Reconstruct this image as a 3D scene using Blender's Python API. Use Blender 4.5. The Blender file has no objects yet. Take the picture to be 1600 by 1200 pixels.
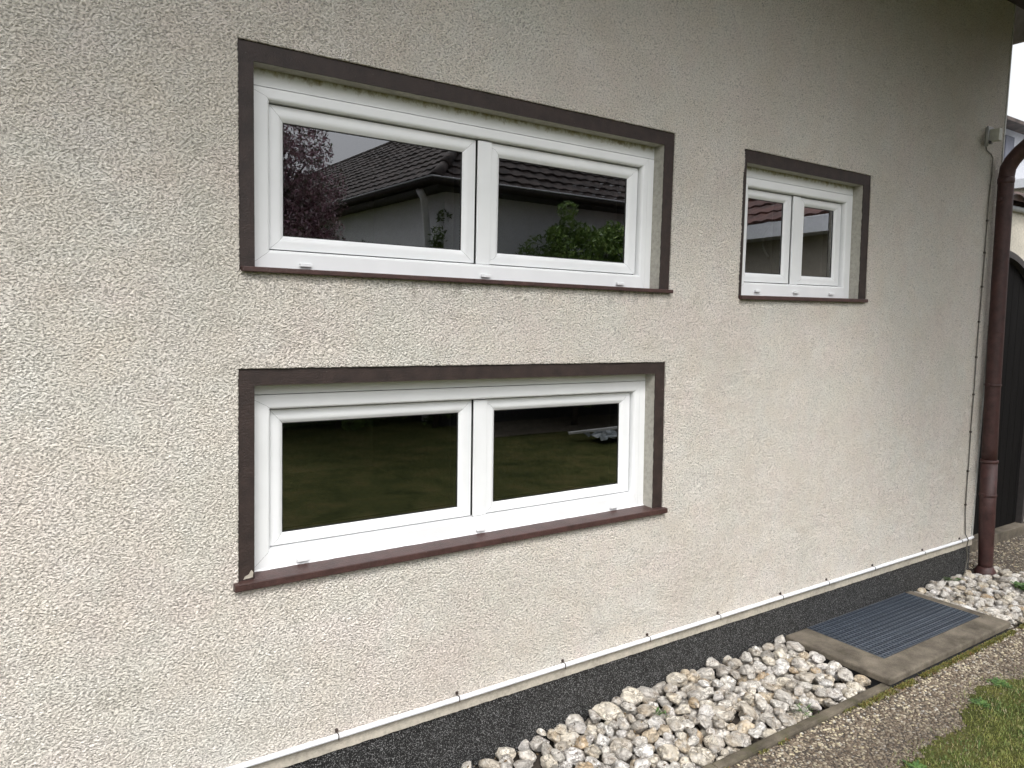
import bpy, bmesh, math, random
import numpy as np
from mathutils import Vector, Matrix, noise
from mathutils.geometry import tessellate_polygon

S = bpy.context.scene
COL = S.collection
PI = math.pi
GZ = 1.54            # eye height above the ground; the wall face is the plane y = 0

# ------------------------------------------------------------------ camera
cam_d = bpy.data.cameras.new('camera')
cam = bpy.data.objects.new('camera', cam_d); COL.objects.link(cam)
cam_d.sensor_width = 36.0
cam_d.lens = 1178.92 / 1600 * 36.0
cam_d.clip_end = 400
right = (0.82259264, -0.56816044, 0.02313141)
fwd = (0.56764814, 0.81810005, -0.09212976)
up = (0.03342067, 0.08891577, 0.9954783)
cam.matrix_world = Matrix(((right[0], up[0], -fwd[0], 0.0),
                           (right[1], up[1], -fwd[1], -2.15),
                           (right[2], up[2], -fwd[2], GZ),
                           (0, 0, 0, 1)))
S.camera = cam

# ------------------------------------------------------------------ sky, sun, exposure
SUN_EL, SUN_ROT = math.radians(52), math.radians(205)
w = bpy.data.worlds.new('World'); S.world = w; w.use_nodes = True
wn = w.node_tree; wn.nodes.clear()
sky = wn.nodes.new('ShaderNodeTexSky'); sky.sky_type = 'NISHITA'; sky.sun_disc = False
sky.sun_elevation = SUN_EL; sky.sun_rotation = SUN_ROT
sky.air_density = 1.0; sky.dust_density = 3.0
hsv = wn.nodes.new('ShaderNodeHueSaturation'); hsv.inputs['Saturation'].default_value = 0.12
bg = wn.nodes.new('ShaderNodeBackground'); bg.inputs['Strength'].default_value = 0.15
wo = wn.nodes.new('ShaderNodeOutputWorld')
wn.links.new(sky.outputs[0], hsv.inputs['Color']); 
# overcast: the cloud deck is about three times as bright overhead as at the horizon, all round
wtc = wn.nodes.new('ShaderNodeTexCoord'); wsp = wn.nodes.new('ShaderNodeSeparateXYZ'); wmr = wn.nodes.new('ShaderNodeMapRange')
wmr.inputs['From Min'].default_value = 0.0; wmr.inputs['From Max'].default_value = 1.0; wmr.inputs['To Min'].default_value = 0.55; wmr.inputs['To Max'].default_value = 1.65
wmx = wn.nodes.new('ShaderNodeVectorMath'); wmx.operation = 'SCALE'
wn.links.new(wtc.outputs['Generated'], wsp.inputs[0]); wn.links.new(wsp.outputs[2], wmr.inputs[0]); wn.links.new(wmr.outputs[0], wmx.inputs['Scale'])
wn.links.new(hsv.outputs[0], wmx.inputs[0]); wn.links.new(wmx.outputs[0], bg.inputs[0]); wn.links.new(bg.outputs[0], wo.inputs[0])
sd = bpy.data.lights.new('sun', 'SUN'); sd.energy = 0.6; sd.angle = math.radians(16); sd.color = (1.0, 0.96, 0.9)
sun = bpy.data.objects.new('sun', sd); COL.objects.link(sun)
# from the garden side, high, a little from the left of the picture
az = math.radians(205)       # compass style: 0 = +y, clockwise to +x
sdir = Vector((math.sin(az) * math.cos(SUN_EL), math.cos(az) * math.cos(SUN_EL), math.sin(SUN_EL)))
sun.rotation_euler = sdir.to_track_quat('Z', 'Y').to_euler()
S.view_settings.view_transform = 'Standard'; S.view_settings.look = 'None'
S.view_settings.gamma = 1.0; S.view_settings.use_curve_mapping = False
S.view_settings.exposure = 1.10
S.render.engine = 'CYCLES'
S.cycles.use_denoising = True
S.cycles.max_bounces = 8; S.cycles.transparent_max_bounces = 16
S.cycles.sample_clamp_indirect = 4

# ------------------------------------------------------------------ material helpers
def new_mat(name):
    m = bpy.data.materials.new(name); m.use_nodes = True
    nt = m.node_tree; b = nt.nodes['Principled BSDF']
    return m, nt, b
def N(nt, t, **kw):
    n = nt.nodes.new(t)
    for k, v in kw.items():
        if k.startswith('_'): n.inputs[k[1:].replace('_', ' ')].default_value = v
        else: setattr(n, k, v)
    return n
def L(nt, a, b): nt.links.new(a, b)
def coords(nt, kind='Object', scale=(1, 1, 1), rot=(0, 0, 0)):
    tc = N(nt, 'ShaderNodeTexCoord'); mp = N(nt, 'ShaderNodeMapping')
    mp.inputs['Scale'].default_value = scale; mp.inputs['Rotation'].default_value = rot
    L(nt, tc.outputs[kind], mp.inputs['Vector']); return mp.outputs[0]
def noise_t(nt, vec, scale, detail=4, rough=0.55, dist=0.0):
    n = N(nt, 'ShaderNodeTexNoise'); n.inputs['Scale'].default_value = scale; n.inputs['Detail'].default_value = detail
    n.inputs['Roughness'].default_value = rough; n.inputs['Distortion'].default_value = dist
    L(nt, vec, n.inputs['Vector']); return n.outputs['Fac']
def ramp(nt, fac, stops, interp='LINEAR'):
    r = N(nt, 'ShaderNodeValToRGB'); cr = r.color_ramp; cr.interpolation = interp
    while len(cr.elements) > 1: cr.elements.remove(cr.elements[-1])
    for i, (p, c) in enumerate(stops):
        e = cr.elements[0] if i == 0 else cr.elements.new(p)
        e.position = p; e.color = (c[0], c[1], c[2], 1) if hasattr(c, '__len__') else (c, c, c, 1)
    L(nt, fac, r.inputs[0]); return r.outputs[0]
def mixc(nt, fac, a, b, mode='MIX'):
    m = N(nt, 'ShaderNodeMix', data_type='RGBA', blend_type=mode)
    for s, v in ((m.inputs[0], fac), (m.inputs[6], a), (m.inputs[7], b)):
        if isinstance(v, (int, float)): s.default_value = v
        elif isinstance(v, tuple): s.default_value = (v[0], v[1], v[2], 1)
        else: L(nt, v, s)
    return m.outputs[2]
def math_n(nt, op, a, b=0.0, clamp=False):
    m = N(nt, 'ShaderNodeMath', operation=op); m.use_clamp = clamp
    for s, v in ((m.inputs[0], a), (m.inputs[1], b)):
        if isinstance(v, (int, float)): s.default_value = v
        else: L(nt, v, s)
    return m.outputs[0]
def bump(nt, b, h, dist, strength=1.0):
    n = N(nt, 'ShaderNodeBump'); n.inputs['Distance'].default_value = dist; n.inputs['Strength'].default_value = strength
    L(nt, h, n.inputs['Height']); L(nt, n.outputs[0], b.inputs['Normal'])
def simple(name, col, rough=0.6, var=0.12, nscale=30, bdist=0.0, bscale=120, metal=0.0, spec=0.5):
    m, nt, b = new_mat(name); v = coords(nt)
    f = noise_t(nt, v, nscale, 5)
    lo = tuple(c * (1 - var) for c in col); hi = tuple(min(1, c * (1 + var)) for c in col)
    L(nt, ramp(nt, f, [(0.3, lo), (0.7, hi)]), b.inputs['Base Color'])
    b.inputs['Roughness'].default_value = rough; b.inputs['Metallic'].default_value = metal
    b.inputs['Specular IOR Level'].default_value = spec
    if bdist: bump(nt, b, noise_t(nt, v, bscale, 3), bdist)
    return m

M = {}
# rough-cast render
def mat_render():
    m, nt, b = new_mat('roughcast_render')
    v = coords(nt, rot=(0, math.radians(-32), 0), scale=(0.85, 1, 1.2))
    v0 = coords(nt)
    n1 = noise_t(nt, v, 175, 2.5, 0.62, 0.0)
    n2 = noise_t(nt, v0, 420, 2, 0.6)
    n3 = noise_t(nt, v, 52, 2, 0.5)
    h = math_n(nt, 'ADD', ramp(nt, n1, [(0.33, 0.0), (0.5, 0.7), (0.68, 1.0)]), math_n(nt, 'MULTIPLY', n2, 0.3))
    base = ramp(nt, noise_t(nt, v0, 6.5, 4, 0.6), [(0.3, (0.81, 0.745, 0.66)), (0.5, (0.825, 0.773, 0.70)), (0.7, (0.832, 0.792, 0.735))])
    pink = ramp(nt, noise_t(nt, v0, 3.6, 4, 0.6, 0.6), [(0.46, 0.0), (0.66, 0.6)])
    base = mixc(nt, pink, base, (0.83, 0.74, 0.69))
    green = ramp(nt, noise_t(nt, coords(nt, rot=(0, 1, 0)), 2.9, 4, 0.6, 0.6), [(0.48, 0.0), (0.68, 0.45)])
    base = mixc(nt, green, base, (0.765, 0.765, 0.70))
    sand_shade = ramp(nt, n1, [(0.33, 0.50), (0.45, 0.92), (0.68, 1.12)])  # sand tone with relief shade painted in: hollows dark, tips light
    base = mixc(nt, 1.0, base, sand_shade, 'MULTIPLY')
    # faint yellowish film in broad patches, with dark specks
    sx = N(nt, 'ShaderNodeSeparateXYZ'); tc = N(nt, 'ShaderNodeTexCoord'); L(nt, tc.outputs['Object'], sx.inputs[0])
    film = ramp(nt, noise_t(nt, v0, 1.3, 6, 0.7), [(0.45, 0.0), (0.7, 0.3)])
    base = mixc(nt, film, base, (0.58, 0.50, 0.41))
    # thin dirty runs below the upper sill
    zr = math_n(nt, 'DIVIDE', math_n(nt, 'SUBTRACT', 1.640, sx.outputs[2]), 0.075)
    inx = math_n(nt, 'MULTIPLY', math_n(nt, 'GREATER_THAN', sx.outputs[0], 1.1), math_n(nt, 'LESS_THAN', sx.outputs[0], 2.28))
    inz = math_n(nt, 'MULTIPLY', math_n(nt, 'GREATER_THAN', zr, 0.0), math_n(nt, 'SUBTRACT', 1.0, zr, True))
    run = math_n(nt, 'MULTIPLY', math_n(nt, 'MULTIPLY', inx, inz), ramp(nt, noise_t(nt, coords(nt, scale=(1, 1, 0.25)), 17, 4, 0.7), [(0.5, 0.0), (0.66, 1.0)]))
    base = mixc(nt, math_n(nt, 'MULTIPLY', run, 0.7), base, (0.17, 0.14, 0.10))
    specks = ramp(nt, noise_t(nt, v0, 46, 3, 0.7), [(0.6, 0.0), (0.72, 1.0)])
    base = mixc(nt, math_n(nt, 'MULTIPLY', specks, math_n(nt, 'MULTIPLY', film, 0.9)), base, (0.1, 0.09, 0.065))
    L(nt, base, b.inputs['Base Color']); b.inputs['Roughness'].default_value = 0.95; b.inputs['Specular IOR Level'].default_value = 0.2
    bump(nt, b, h, 0.0060)
    return m
M['render'] = mat_render()
def mat_plaster(name, c, v=0.12):
    m, nt, b = new_mat(name); vv = coords(nt)
    a = ramp(nt, noise_t(nt, vv, 9, 6, 0.65), [(0.3, tuple(x * (1 - v) for x in c)), (0.7, tuple(x * (1 + v) for x in c))])
    d = ramp(nt, noise_t(nt, vv, 60, 4, 0.7), [(0.35, 0.8), (0.6, 1.05)])
    L(nt, mixc(nt, 1.0, a, d, 'MULTIPLY'), b.inputs['Base Color']); b.inputs['Roughness'].default_value = 0.92
    b.inputs['Specular IOR Level'].default_value = 0.2
    bump(nt, b, noise_t(nt, vv, 220, 4, 0.6), 0.0015)
    return m
M['band'] = mat_plaster('smooth_plaster', (0.46, 0.42, 0.355), 0.2)
M['corner'] = mat_plaster('corner_plaster', (0.30, 0.285, 0.23), 0.25)
M['bead'] = simple('pale_corner_bead', (0.45, 0.45, 0.43), 0.5, 0.2)
M['reveal'] = mat_plaster('reveal_plaster', (0.42, 0.405, 0.36), 0.08)
M['cream_wall'] = mat_plaster('cream_plaster', (0.62, 0.58, 0.5), 0.07)
M['white_wall'] = mat_plaster('white_plaster', (0.80, 0.81, 0.85), 0.05)
M['tan_wall'] = mat_plaster('tan_plaster', (0.36, 0.33, 0.28), 0.06)
# black stone granulate plaster
def mat_plinth():
    m, nt, b = new_mat('granulate_plaster'); v = coords(nt)
    vo = N(nt, 'ShaderNodeTexVoronoi'); vo.inputs['Scale'].default_value = 430; L(nt, v, vo.inputs['Vector'])
    sp = N(nt, 'ShaderNodeSeparateColor'); L(nt, vo.outputs['Color'], sp.inputs[0])
    c = ramp(nt, sp.outputs[0], [(0.0, 0.004), (0.55, 0.008), (0.74, 0.03), (0.86, 0.12), (1.0, 0.36)])
    dust = ramp(nt, noise_t(nt, v, 7, 4), [(0.5, 0.0), (0.8, 0.08)])
    c = mixc(nt, dust, c, (0.16, 0.155, 0.15))
    L(nt, c, b.inputs['Base Color']); b.inputs['Roughness'].default_value = 0.6; b.inputs['Specular IOR Level'].default_value = 0.3
    bump(nt, b, vo.outputs['Distance'], 0.002)
    return m
M['plinth'] = mat_plinth()
def mat_paint(name, c, rough=0.55, worn=0.0):
    m, nt, b = new_mat(name); v = coords(nt)
    a = ramp(nt, noise_t(nt, v, 22, 6, 0.7), [(0.32, tuple(x * 0.62 for x in c)), (0.68, tuple(x * 1.45 for x in c))])
    if worn:
        f = ramp(nt, noise_t(nt, v, 55, 5, 0.75), [(0.60, 0.0), (0.72, worn)])
        a = mixc(nt, f, a, (0.2, 0.17, 0.15))
    chips = ramp(nt, noise_t(nt, v, 130, 2, 0.5), [(0.765, 0.0), (0.79, 0.6)])
    a = mixc(nt, chips, a, (0.34, 0.31, 0.28))
    L(nt, a, b.inputs['Base Color']); b.inputs['Roughness'].default_value = rough
    bump(nt, b, noise_t(nt, v, 160, 4, 0.6), 0.0018)
    return m
M['trim'] = mat_paint('brown_trim_paint', (0.027, 0.0165, 0.014), 0.6)
M['sill'] = mat_paint('brown_sill_paint', (0.055, 0.027, 0.024), 0.45, 0.3)
def mat_pvc(name, stain=False, top=0.0, depth=0.06):
    m, nt, b = new_mat(name); v = coords(nt)
    c = ramp(nt, noise_t(nt, v, 6, 4), [(0.3, (0.73, 0.74, 0.75)), (0.7, (0.79, 0.8, 0.81))])
    if stain:
        sx = N(nt, 'ShaderNodeSeparateXYZ'); tc = N(nt, 'ShaderNodeTexCoord'); L(nt, tc.outputs['Object'], sx.inputs[0])
        z = math_n(nt, 'DIVIDE', math_n(nt, 'SUBTRACT', sx.outputs[2], top - depth), depth)
        vs = coords(nt, scale=(1, 1, 0.8))
        f = math_n(nt, 'ADD', math_n(nt, 'MULTIPLY', z, 1.15), math_n(nt, 'MULTIPLY', noise_t(nt, vs, 38, 6, 0.75), 1.9))
        f = ramp(nt, f, [(0.0, 0.0), (0.995, 0.0), (1.0, 0.0)]) if False else math_n(nt, 'MULTIPLY', math_n(nt, 'SUBTRACT', f, 1.72), 2.2, True)
        gc = ramp(nt, noise_t(nt, v, 35, 4), [(0.35, (0.17, 0.12, 0.055)), (0.6, (0.36, 0.31, 0.14))])
        c = mixc(nt, math_n(nt, 'MULTIPLY', f, 0.85), c, gc)
    L(nt, c, b.inputs['Base Color']); b.inputs['Roughness'].default_value = 0.32
    b.inputs['Specular IOR Level'].default_value = 0.45
    return m
M['pvc'] = mat_pvc('white_pvc')
M['gasket'] = simple('black_rubber', (0.012, 0.012, 0.013), 0.5)
M['spacer'] = simple('dark_spacer', (0.03, 0.03, 0.034), 0.35)
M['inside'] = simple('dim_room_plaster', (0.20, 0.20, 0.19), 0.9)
def mat_glass():
    m, nt, b = new_mat('window_glass'); nt.nodes.remove(b)
    tr = N(nt, 'ShaderNodeBsdfTransparent'); tr.inputs[0].default_value = (0.5, 0.53, 0.5, 1)
    gl = N(nt, 'ShaderNodeBsdfGlossy'); gl.inputs['Roughness'].default_value = 0.0; gl.inputs['Color'].default_value = (0.95, 0.96, 1.0, 1)
    fr = N(nt, 'ShaderNodeFresnel'); fr.inputs['IOR'].default_value = 1.52
    bp = N(nt, 'ShaderNodeBump'); bp.inputs['Distance'].default_value = 0.0006; bp.inputs['Strength'].default_value = 0.1
    L(nt, noise_t(nt, coords(nt), 1.6, 1), bp.inputs['Height']); L(nt, bp.outputs[0], gl.inputs['Normal'])
    mx = N(nt, 'ShaderNodeMixShader'); o = nt.nodes['Material Output']
    L(nt, math_n(nt, 'MULTIPLY', fr.outputs[0], 4.5, True), mx.inputs[0]); L(nt, tr.outputs[0], mx.inputs[1]); L(nt, gl.outputs[0], mx.inputs[2]); L(nt, mx.outputs[0], o.inputs[0])
    return m
def mat_clear():
    m, nt, b = new_mat('glass_inner_faces'); nt.nodes.remove(b)
    tr = N(nt, 'ShaderNodeBsdfTransparent'); L(nt, tr.outputs[0], nt.nodes['Material Output'].inputs[0]); return m
M['glass'] = mat_glass(); M['clear'] = mat_clear()
M['pipe'] = mat_paint('brown_pipe_paint', (0.050, 0.0205, 0.019), 0.52)
M['conduit'] = simple('white_conduit', (0.78, 0.79, 0.82), 0.3, 0.05)
M['clip'] = simple('rusty_clip', (0.05, 0.035, 0.028), 0.6, 0.3)
M['cable'] = simple('grey_cable', (0.13, 0.12, 0.10), 0.6, 0.3, 20)
M['box'] = simple('aged_white_plastic', (0.52, 0.52, 0.47), 0.5, 0.15)
M['frosted'] = simple('grey_bracket', (0.26, 0.26, 0.25), 0.35, 0.15)
def mat_concrete(name, c, moss=0.0):
    m, nt, b = new_mat(name); v = coords(nt)
    a = ramp(nt, noise_t(nt, v, 7, 7, 0.65), [(0.33, tuple(x * 0.5 for x in c)), (0.5, c), (0.68, tuple(x * 1.5 for x in c))])
    s = ramp(nt, noise_t(nt, v, 240, 3, 0.7), [(0.3, 0.75), (0.7, 1.15)])
    a = mixc(nt, 1.0, a, s, 'MULTIPLY')
    if moss: a = mixc(nt, ramp(nt, noise_t(nt, v, 11, 5, 0.7), [(0.5, 0.0), (0.7, moss)]), a, (0.07, 0.075, 0.02))
    L(nt, a, b.inputs['Base Color']); b.inputs['Roughness'].default_value = 0.9; b.inputs['Specular IOR Level'].default_value = 0.25
    bump(nt, b, noise_t(nt, v, 130, 5, 0.7), 0.0022)
    return m
M['slab'] = mat_concrete('weathered_concrete', (0.135, 0.116, 0.092), 0.12)
M['edging'] = mat_concrete('mossy_concrete', (0.115, 0.098, 0.075), 0.45)
M['pit'] = simple('dark_shaft', (0.02, 0.02, 0.022), 0.9)
M['galv'] = simple('galvanised_steel', (0.26, 0.30, 0.36), 0.38, 0.25, 40, metal=0.85)
M['mesh'] = simple('blue_grey_insect_screen', (0.009, 0.012, 0.018), 0.7, 0.2, 60)
# stones
def mat_stone(per_island=False):
    m, nt, b = new_mat('quartz_stone'); v = coords(nt)
    if per_island:
        g = N(nt, 'ShaderNodeNewGeometry'); rnd = g.outputs['Random Per Island']
    else:
        oi = N(nt, 'ShaderNodeObjectInfo'); rnd = oi.outputs['Random']; v = coords(nt, scale=(.032, .032, .032))
    add = N(nt, 'ShaderNodeVectorMath', operation='ADD'); L(nt, v, add.inputs[0])
    cmb = N(nt, 'ShaderNodeCombineXYZ')
    for i in range(3): L(nt, math_n(nt, 'MULTIPLY', rnd, 37.0 + 11 * i), cmb.inputs[i])
    L(nt, cmb.outputs[0], add.inputs[1]); v = add.outputs[0]
    base = ramp(nt, rnd, [(0.0, (0.68, 0.645, 0.59)), (0.11, (0.50, 0.45, 0.38)), (0.22, (0.74, 0.71, 0.66)), (0.32, (0.56, 0.47, 0.35)), (0.42, (0.71, 0.68, 0.65)),
        (0.52, (0.42, 0.39, 0.35)), (0.6, (0.68, 0.62, 0.52)), (0.72, (0.78, 0.76, 0.73)), (0.80, (0.52, 0.49, 0.45)), (0.9, (0.50, 0.38, 0.25)), (0.925, (0.64, 0.60, 0.55)), (0.97, (0.33, 0.31, 0.28))], 'CONSTANT')
    ochre = ramp(nt, noise_t(nt, v, 18, 4, 0.6), [(0.5, 0.0), (0.72, 0.55)])
    base = mixc(nt, ochre, base, (0.40, 0.29, 0.17))
    pale = ramp(nt, noise_t(nt, v, 33, 4, 0.6), [(0.5, 0.0), (0.66, 0.7)])
    base = mixc(nt, pale, base, (0.72, 0.69, 0.64))
    vein = N(nt, 'ShaderNodeTexNoise'); vein.inputs['Scale'].default_value = 42; vein.inputs['Detail'].default_value = 5; vein.inputs['Roughness'].default_value = 0.7; vein.inputs['Distortion'].default_value = 1.3
    L(nt, v, vein.inputs['Vector'])
    vv = math_n(nt, 'ABSOLUTE', math_n(nt, 'SUBTRACT', vein.outputs['Fac'], 0.5))
    vf = ramp(nt, vv, [(0.0, 0.85), (0.022, 0.5), (0.06, 0.0)])
    patch = ramp(nt, noise_t(nt, v, 24, 2), [(0.4, 0.0), (0.58, 1.0)])
    base = mixc(nt, math_n(nt, 'MULTIPLY', vf, patch), base, (0.10, 0.085, 0.07))
    dirt = ramp(nt, noise_t(nt, v, 60, 5, 0.78), [(0.52, 0.0), (0.68, 0.7)])
    base = mixc(nt, dirt, base, (0.19, 0.16, 0.12))
    L(nt, base, b.inputs['Base Color']); b.inputs['Roughness'].default_value = 0.7; b.inputs['Specular IOR Level'].default_value = 0.35
    h = math_n(nt, 'SUBTRACT', noise_t(nt, v, 60, 5, 0.7), math_n(nt, 'MULTIPLY', vf, 0.35))
    bump(nt, b, h, 0.006)
    return m
M['stone'] = mat_stone(); M['stone_fill'] = mat_stone(True)
M['soil'] = simple('dark_soil', (0.035, 0.027, 0.02), 0.95, 0.4, 30, 0.01, 90)
def mat_paving():
    m, nt, b = new_mat('exposed_aggregate'); v = coords(nt)
    vo = N(nt, 'ShaderNodeTexVoronoi'); vo.inputs['Scale'].default_value = 105; L(nt, v, vo.inputs['Vector'])
    sp = N(nt, 'ShaderNodeSeparateColor'); L(nt, vo.outputs['Color'], sp.inputs[0])
    c = ramp(nt, sp.outputs[0], [(0.0, (0.07, 0.055, 0.042)), (0.4, (0.11, 0.088, 0.066)), (0.65, (0.19, 0.155, 0.115)), (0.85, (0.34, 0.30, 0.24)), (1.0, (0.10, 0.08, 0.06))])
    e = ramp(nt, vo.outputs['Distance'], [(0.35, 0.0), (0.62, 1.0)])
    c = mixc(nt, e, c, (0.045, 0.037, 0.03))
    L(nt, c, b.inputs['Base Color']); b.inputs['Roughness'].default_value = 0.85
    bump(nt, b, math_n(nt, 'MULTIPLY', vo.outputs['Distance'], -1.0), 0.004)
    return m
M['paving'] = mat_paving()
def mat_pebble():
    m, nt, b = new_mat('paving_pebbles')
    g = N(nt, 'ShaderNodeNewGeometry'); v = coords(nt)
    c = ramp(nt, g.outputs['Random Per Island'], [(0, (0.08, 0.058, 0.04)), (0.3, (0.14, 0.105, 0.075)), (0.5, (0.18, 0.14, 0.10)), (0.68, (0.30, 0.255, 0.19)), (0.8, (0.46, 0.41, 0.31)), (0.9, (0.48, 0.42, 0.27)), (0.96, (0.27, 0.26, 0.25)), (1, (0.58, 0.55, 0.48))])
    # paler beside the kerb, browner and darker towards the path's middle
    sx = N(nt, 'ShaderNodeSeparateXYZ'); tc = N(nt, 'ShaderNodeTexCoord'); L(nt, tc.outputs['Object'], sx.inputs[0])
    d = math_n(nt, 'SUBTRACT', math_n(nt, 'MULTIPLY', sx.outputs[1], -1.0), 0.56)
    dn = math_n(nt, 'ADD', math_n(nt, 'MULTIPLY', d, 4.5), math_n(nt, 'MULTIPLY', math_n(nt, 'SUBTRACT', noise_t(nt, v, 5, 4, 0.6), 0.5), 1.7))
    f = math_n(nt, 'MULTIPLY', dn, 1.0, True)
    c = mixc(nt, math_n(nt, 'MULTIPLY', f, 0.66), c, (0.075, 0.055, 0.038))
    L(nt, c, b.inputs['Base Color']); b.inputs['Roughness'].default_value = 0.6
    return m
M['pebble'] = mat_pebble()
def mat_grass():
    m, nt, b = new_mat('grass_blades')
    g = N(nt, 'ShaderNodeNewGeometry'); v = coords(nt)
    c = ramp(nt, g.outputs['Random Per Island'], [(0, (0.035, 0.085, 0.018)), (0.35, (0.075, 0.145, 0.03)), (0.6, (0.13, 0.19, 0.04)), (0.8, (0.20, 0.20, 0.06)), (0.93, (0.31, 0.24, 0.12)), (1, (0.48, 0.42, 0.28))])
    p = ramp(nt, noise_t(nt, v, 6, 3), [(0.40, 0.0), (0.62, 0.7)])
    c = mixc(nt, p, c, (0.22, 0.225, 0.045))
    L(nt, c, b.inputs['Base Color']); b.inputs['Roughness'].default_value = 0.55
    b.inputs['Transmission Weight'].default_value = 0.0
    return m
M['grass'] = mat_grass()
def mat_lawn():
    m, nt, b = new_mat('lawn_ground'); v = coords(nt)
    c = ramp(nt, noise_t(nt, v, 2.6, 8, 0.78), [(0.36, (0.055, 0.07, 0.02)), (0.5, (0.11, 0.12, 0.038)), (0.62, (0.175, 0.155, 0.06))])
    d = ramp(nt, noise_t(nt, v, 90, 4, 0.8), [(0.3, 0.5), (0.7, 1.25)])
    L(nt, mixc(nt, 1.0, c, d, 'MULTIPLY'), b.inputs['Base Color']); b.inputs['Roughness'].default_value = 0.95
    b.inputs['Specular IOR Level'].default_value = 0.1
    bump(nt, b, noise_t(nt, v, 120, 5, 0.8), 0.02)
    return m
M['lawn'] = mat_lawn()
def mat_leaf(name, stops):
    m, nt, b = new_mat(name)
    g = N(nt, 'ShaderNodeNewGeometry')
    L(nt, ramp(nt, g.outputs['Random Per Island'], stops), b.inputs['Base Color']); b.inputs['Roughness'].default_value = 0.55
    return m
M['leaf'] = mat_leaf('green_leaves', [(0, (0.04, 0.075, 0.015)), (0.5, (0.09, 0.15, 0.03)), (1, (0.17, 0.24, 0.05))])
M['bush'] = mat_leaf('bright_green_leaves', [(0, (0.08, 0.15, 0.03)), (0.5, (0.16, 0.27, 0.05)), (1, (0.28, 0.38, 0.09))])
M['hedge'] = mat_leaf('dark_hedge_leaves', [(0, (0.03, 0.06, 0.018)), (0.5, (0.07, 0.11, 0.03)), (1, (0.15, 0.20, 0.06))])
M['blossom'] = mat_leaf('pink_blossom', [(0, (0.20, 0.08, 0.11)), (0.3, (0.46, 0.25, 0.31)), (0.6, (0.66, 0.50, 0.55)), (0.68, (0.06, 0.09, 0.03)), (0.85, (0.12, 0.09, 0.06)), (1, (0.8, 0.68, 0.7))])
M['weed'] = mat_leaf('weed_leaves', [(0, (0.03, 0.07, 0.018)), (0.5, (0.055, 0.12, 0.025)), (1, (0.10, 0.17, 0.045))])
M['moss'] = mat_leaf('moss_tufts', [(0, (0.05, 0.06, 0.012)), (0.5, (0.12, 0.12, 0.02)), (0.85, (0.19, 0.17, 0.04)), (1, (0.17, 0.06, 0.03))])
M['bark'] = simple('bark', (0.07, 0.055, 0.04), 0.9, 0.4, 20, 0.01, 40)
M['tile'] = simple('brown_roof_tile', (0.05, 0.037, 0.032), 0.75, 0.75, 9)
M['tile_red'] = simple('red_roof_tile', (0.085, 0.036, 0.028), 0.75, 0.5, 6)
M['tile_dark'] = simple('aged_coping_tile', (0.09, 0.055, 0.045), 0.8, 0.5, 14)
M['soffit'] = simple('dark_stained_boards', (0.03, 0.023, 0.018), 0.7, 0.3, 12)
M['fascia'] = simple('light_grey_fascia', (0.5, 0.52, 0.55), 0.5, 0.08)
M['verge'] = simple('taupe_verge_board', (0.23, 0.2, 0.165), 0.7, 0.2)
M['gutter'] = simple('zinc_gutter', (0.16, 0.19, 0.22), 0.35, 0.2, metal=0.3)
M['grey_wall'] = simple('grey_render', (0.42, 0.43, 0.46), 0.9, 0.06)
M['shutter'] = simple('dark_shutter', (0.09, 0.095, 0.12), 0.6)
def mat_gate():
    m, nt, b = new_mat('dark_weathered_wood'); v = coords(nt, scale=(14, 14, 0.8))
    L(nt, ramp(nt, noise_t(nt, v, 6, 6, 0.7), [(0.3, (0.002, 0.002, 0.002)), (0.7, (0.009, 0.008, 0.008))]), b.inputs['Base Color'])
    b.inputs['Roughness'].default_value = 0.8; b.inputs['Specular IOR Level'].default_value = 0.15; bump(nt, b, noise_t(nt, v, 9, 5), 0.002); return m
M['gate'] = mat_gate()
M['gate_frame'] = simple('grey_brown_moulding', (0.05, 0.045, 0.045), 0.55, 0.2)
M['plank'] = simple('offcut_board', (0.6, 0.6, 0.58), 0.6, 0.1)
M['sheet'] = simple('clear_plastic_sheet', (0.42, 0.46, 0.47), 0.25, 0.2)

# ------------------------------------------------------------------ object helpers
def link(o, parent=None, label=None, cat=None, group=None, kind=None):
    if o.name not in COL.objects: COL.objects.link(o)
    if parent is not None: o.parent = parent
    if label: o['label'] = label
    if cat: o['category'] = cat
    if group: o['group'] = group
    if kind: o['kind'] = kind
    return o
def empty(name, loc=(0, 0, 0), **kw):
    o = bpy.data.objects.new(name, None); link(o, **kw); o.location = loc; o.empty_display_size = 0.1; return o
def from_py(name, verts, faces, mat, parent=None, smooth=False, **kw):
    me = bpy.data.meshes.new(name); me.from_pydata([tuple(map(float, v)) for v in verts], [], [tuple(f) for f in faces]); me.update()
    if mat: me.materials.append(mat)
    if smooth:
        for p in me.polygons: p.use_smooth = True
    o = bpy.data.objects.new(name, me); link(o, parent, **kw)
    if parent is not None and parent.location.length: o.location = -parent.location
    return o
def bm_obj(name, bm, mat, parent=None, smooth=False, **kw):
    me = bpy.data.meshes.new(name); bmesh.ops.recalc_face_normals(bm, faces=bm.faces); bm.to_mesh(me); bm.free()
    if mat: me.materials.append(mat)
    if smooth:
        for p in me.polygons: p.use_smooth = True
    o = bpy.data.objects.new(name, me); link(o, parent, **kw)
    if parent is not None and parent.location.length: o.location = -parent.location
    return o
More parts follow.
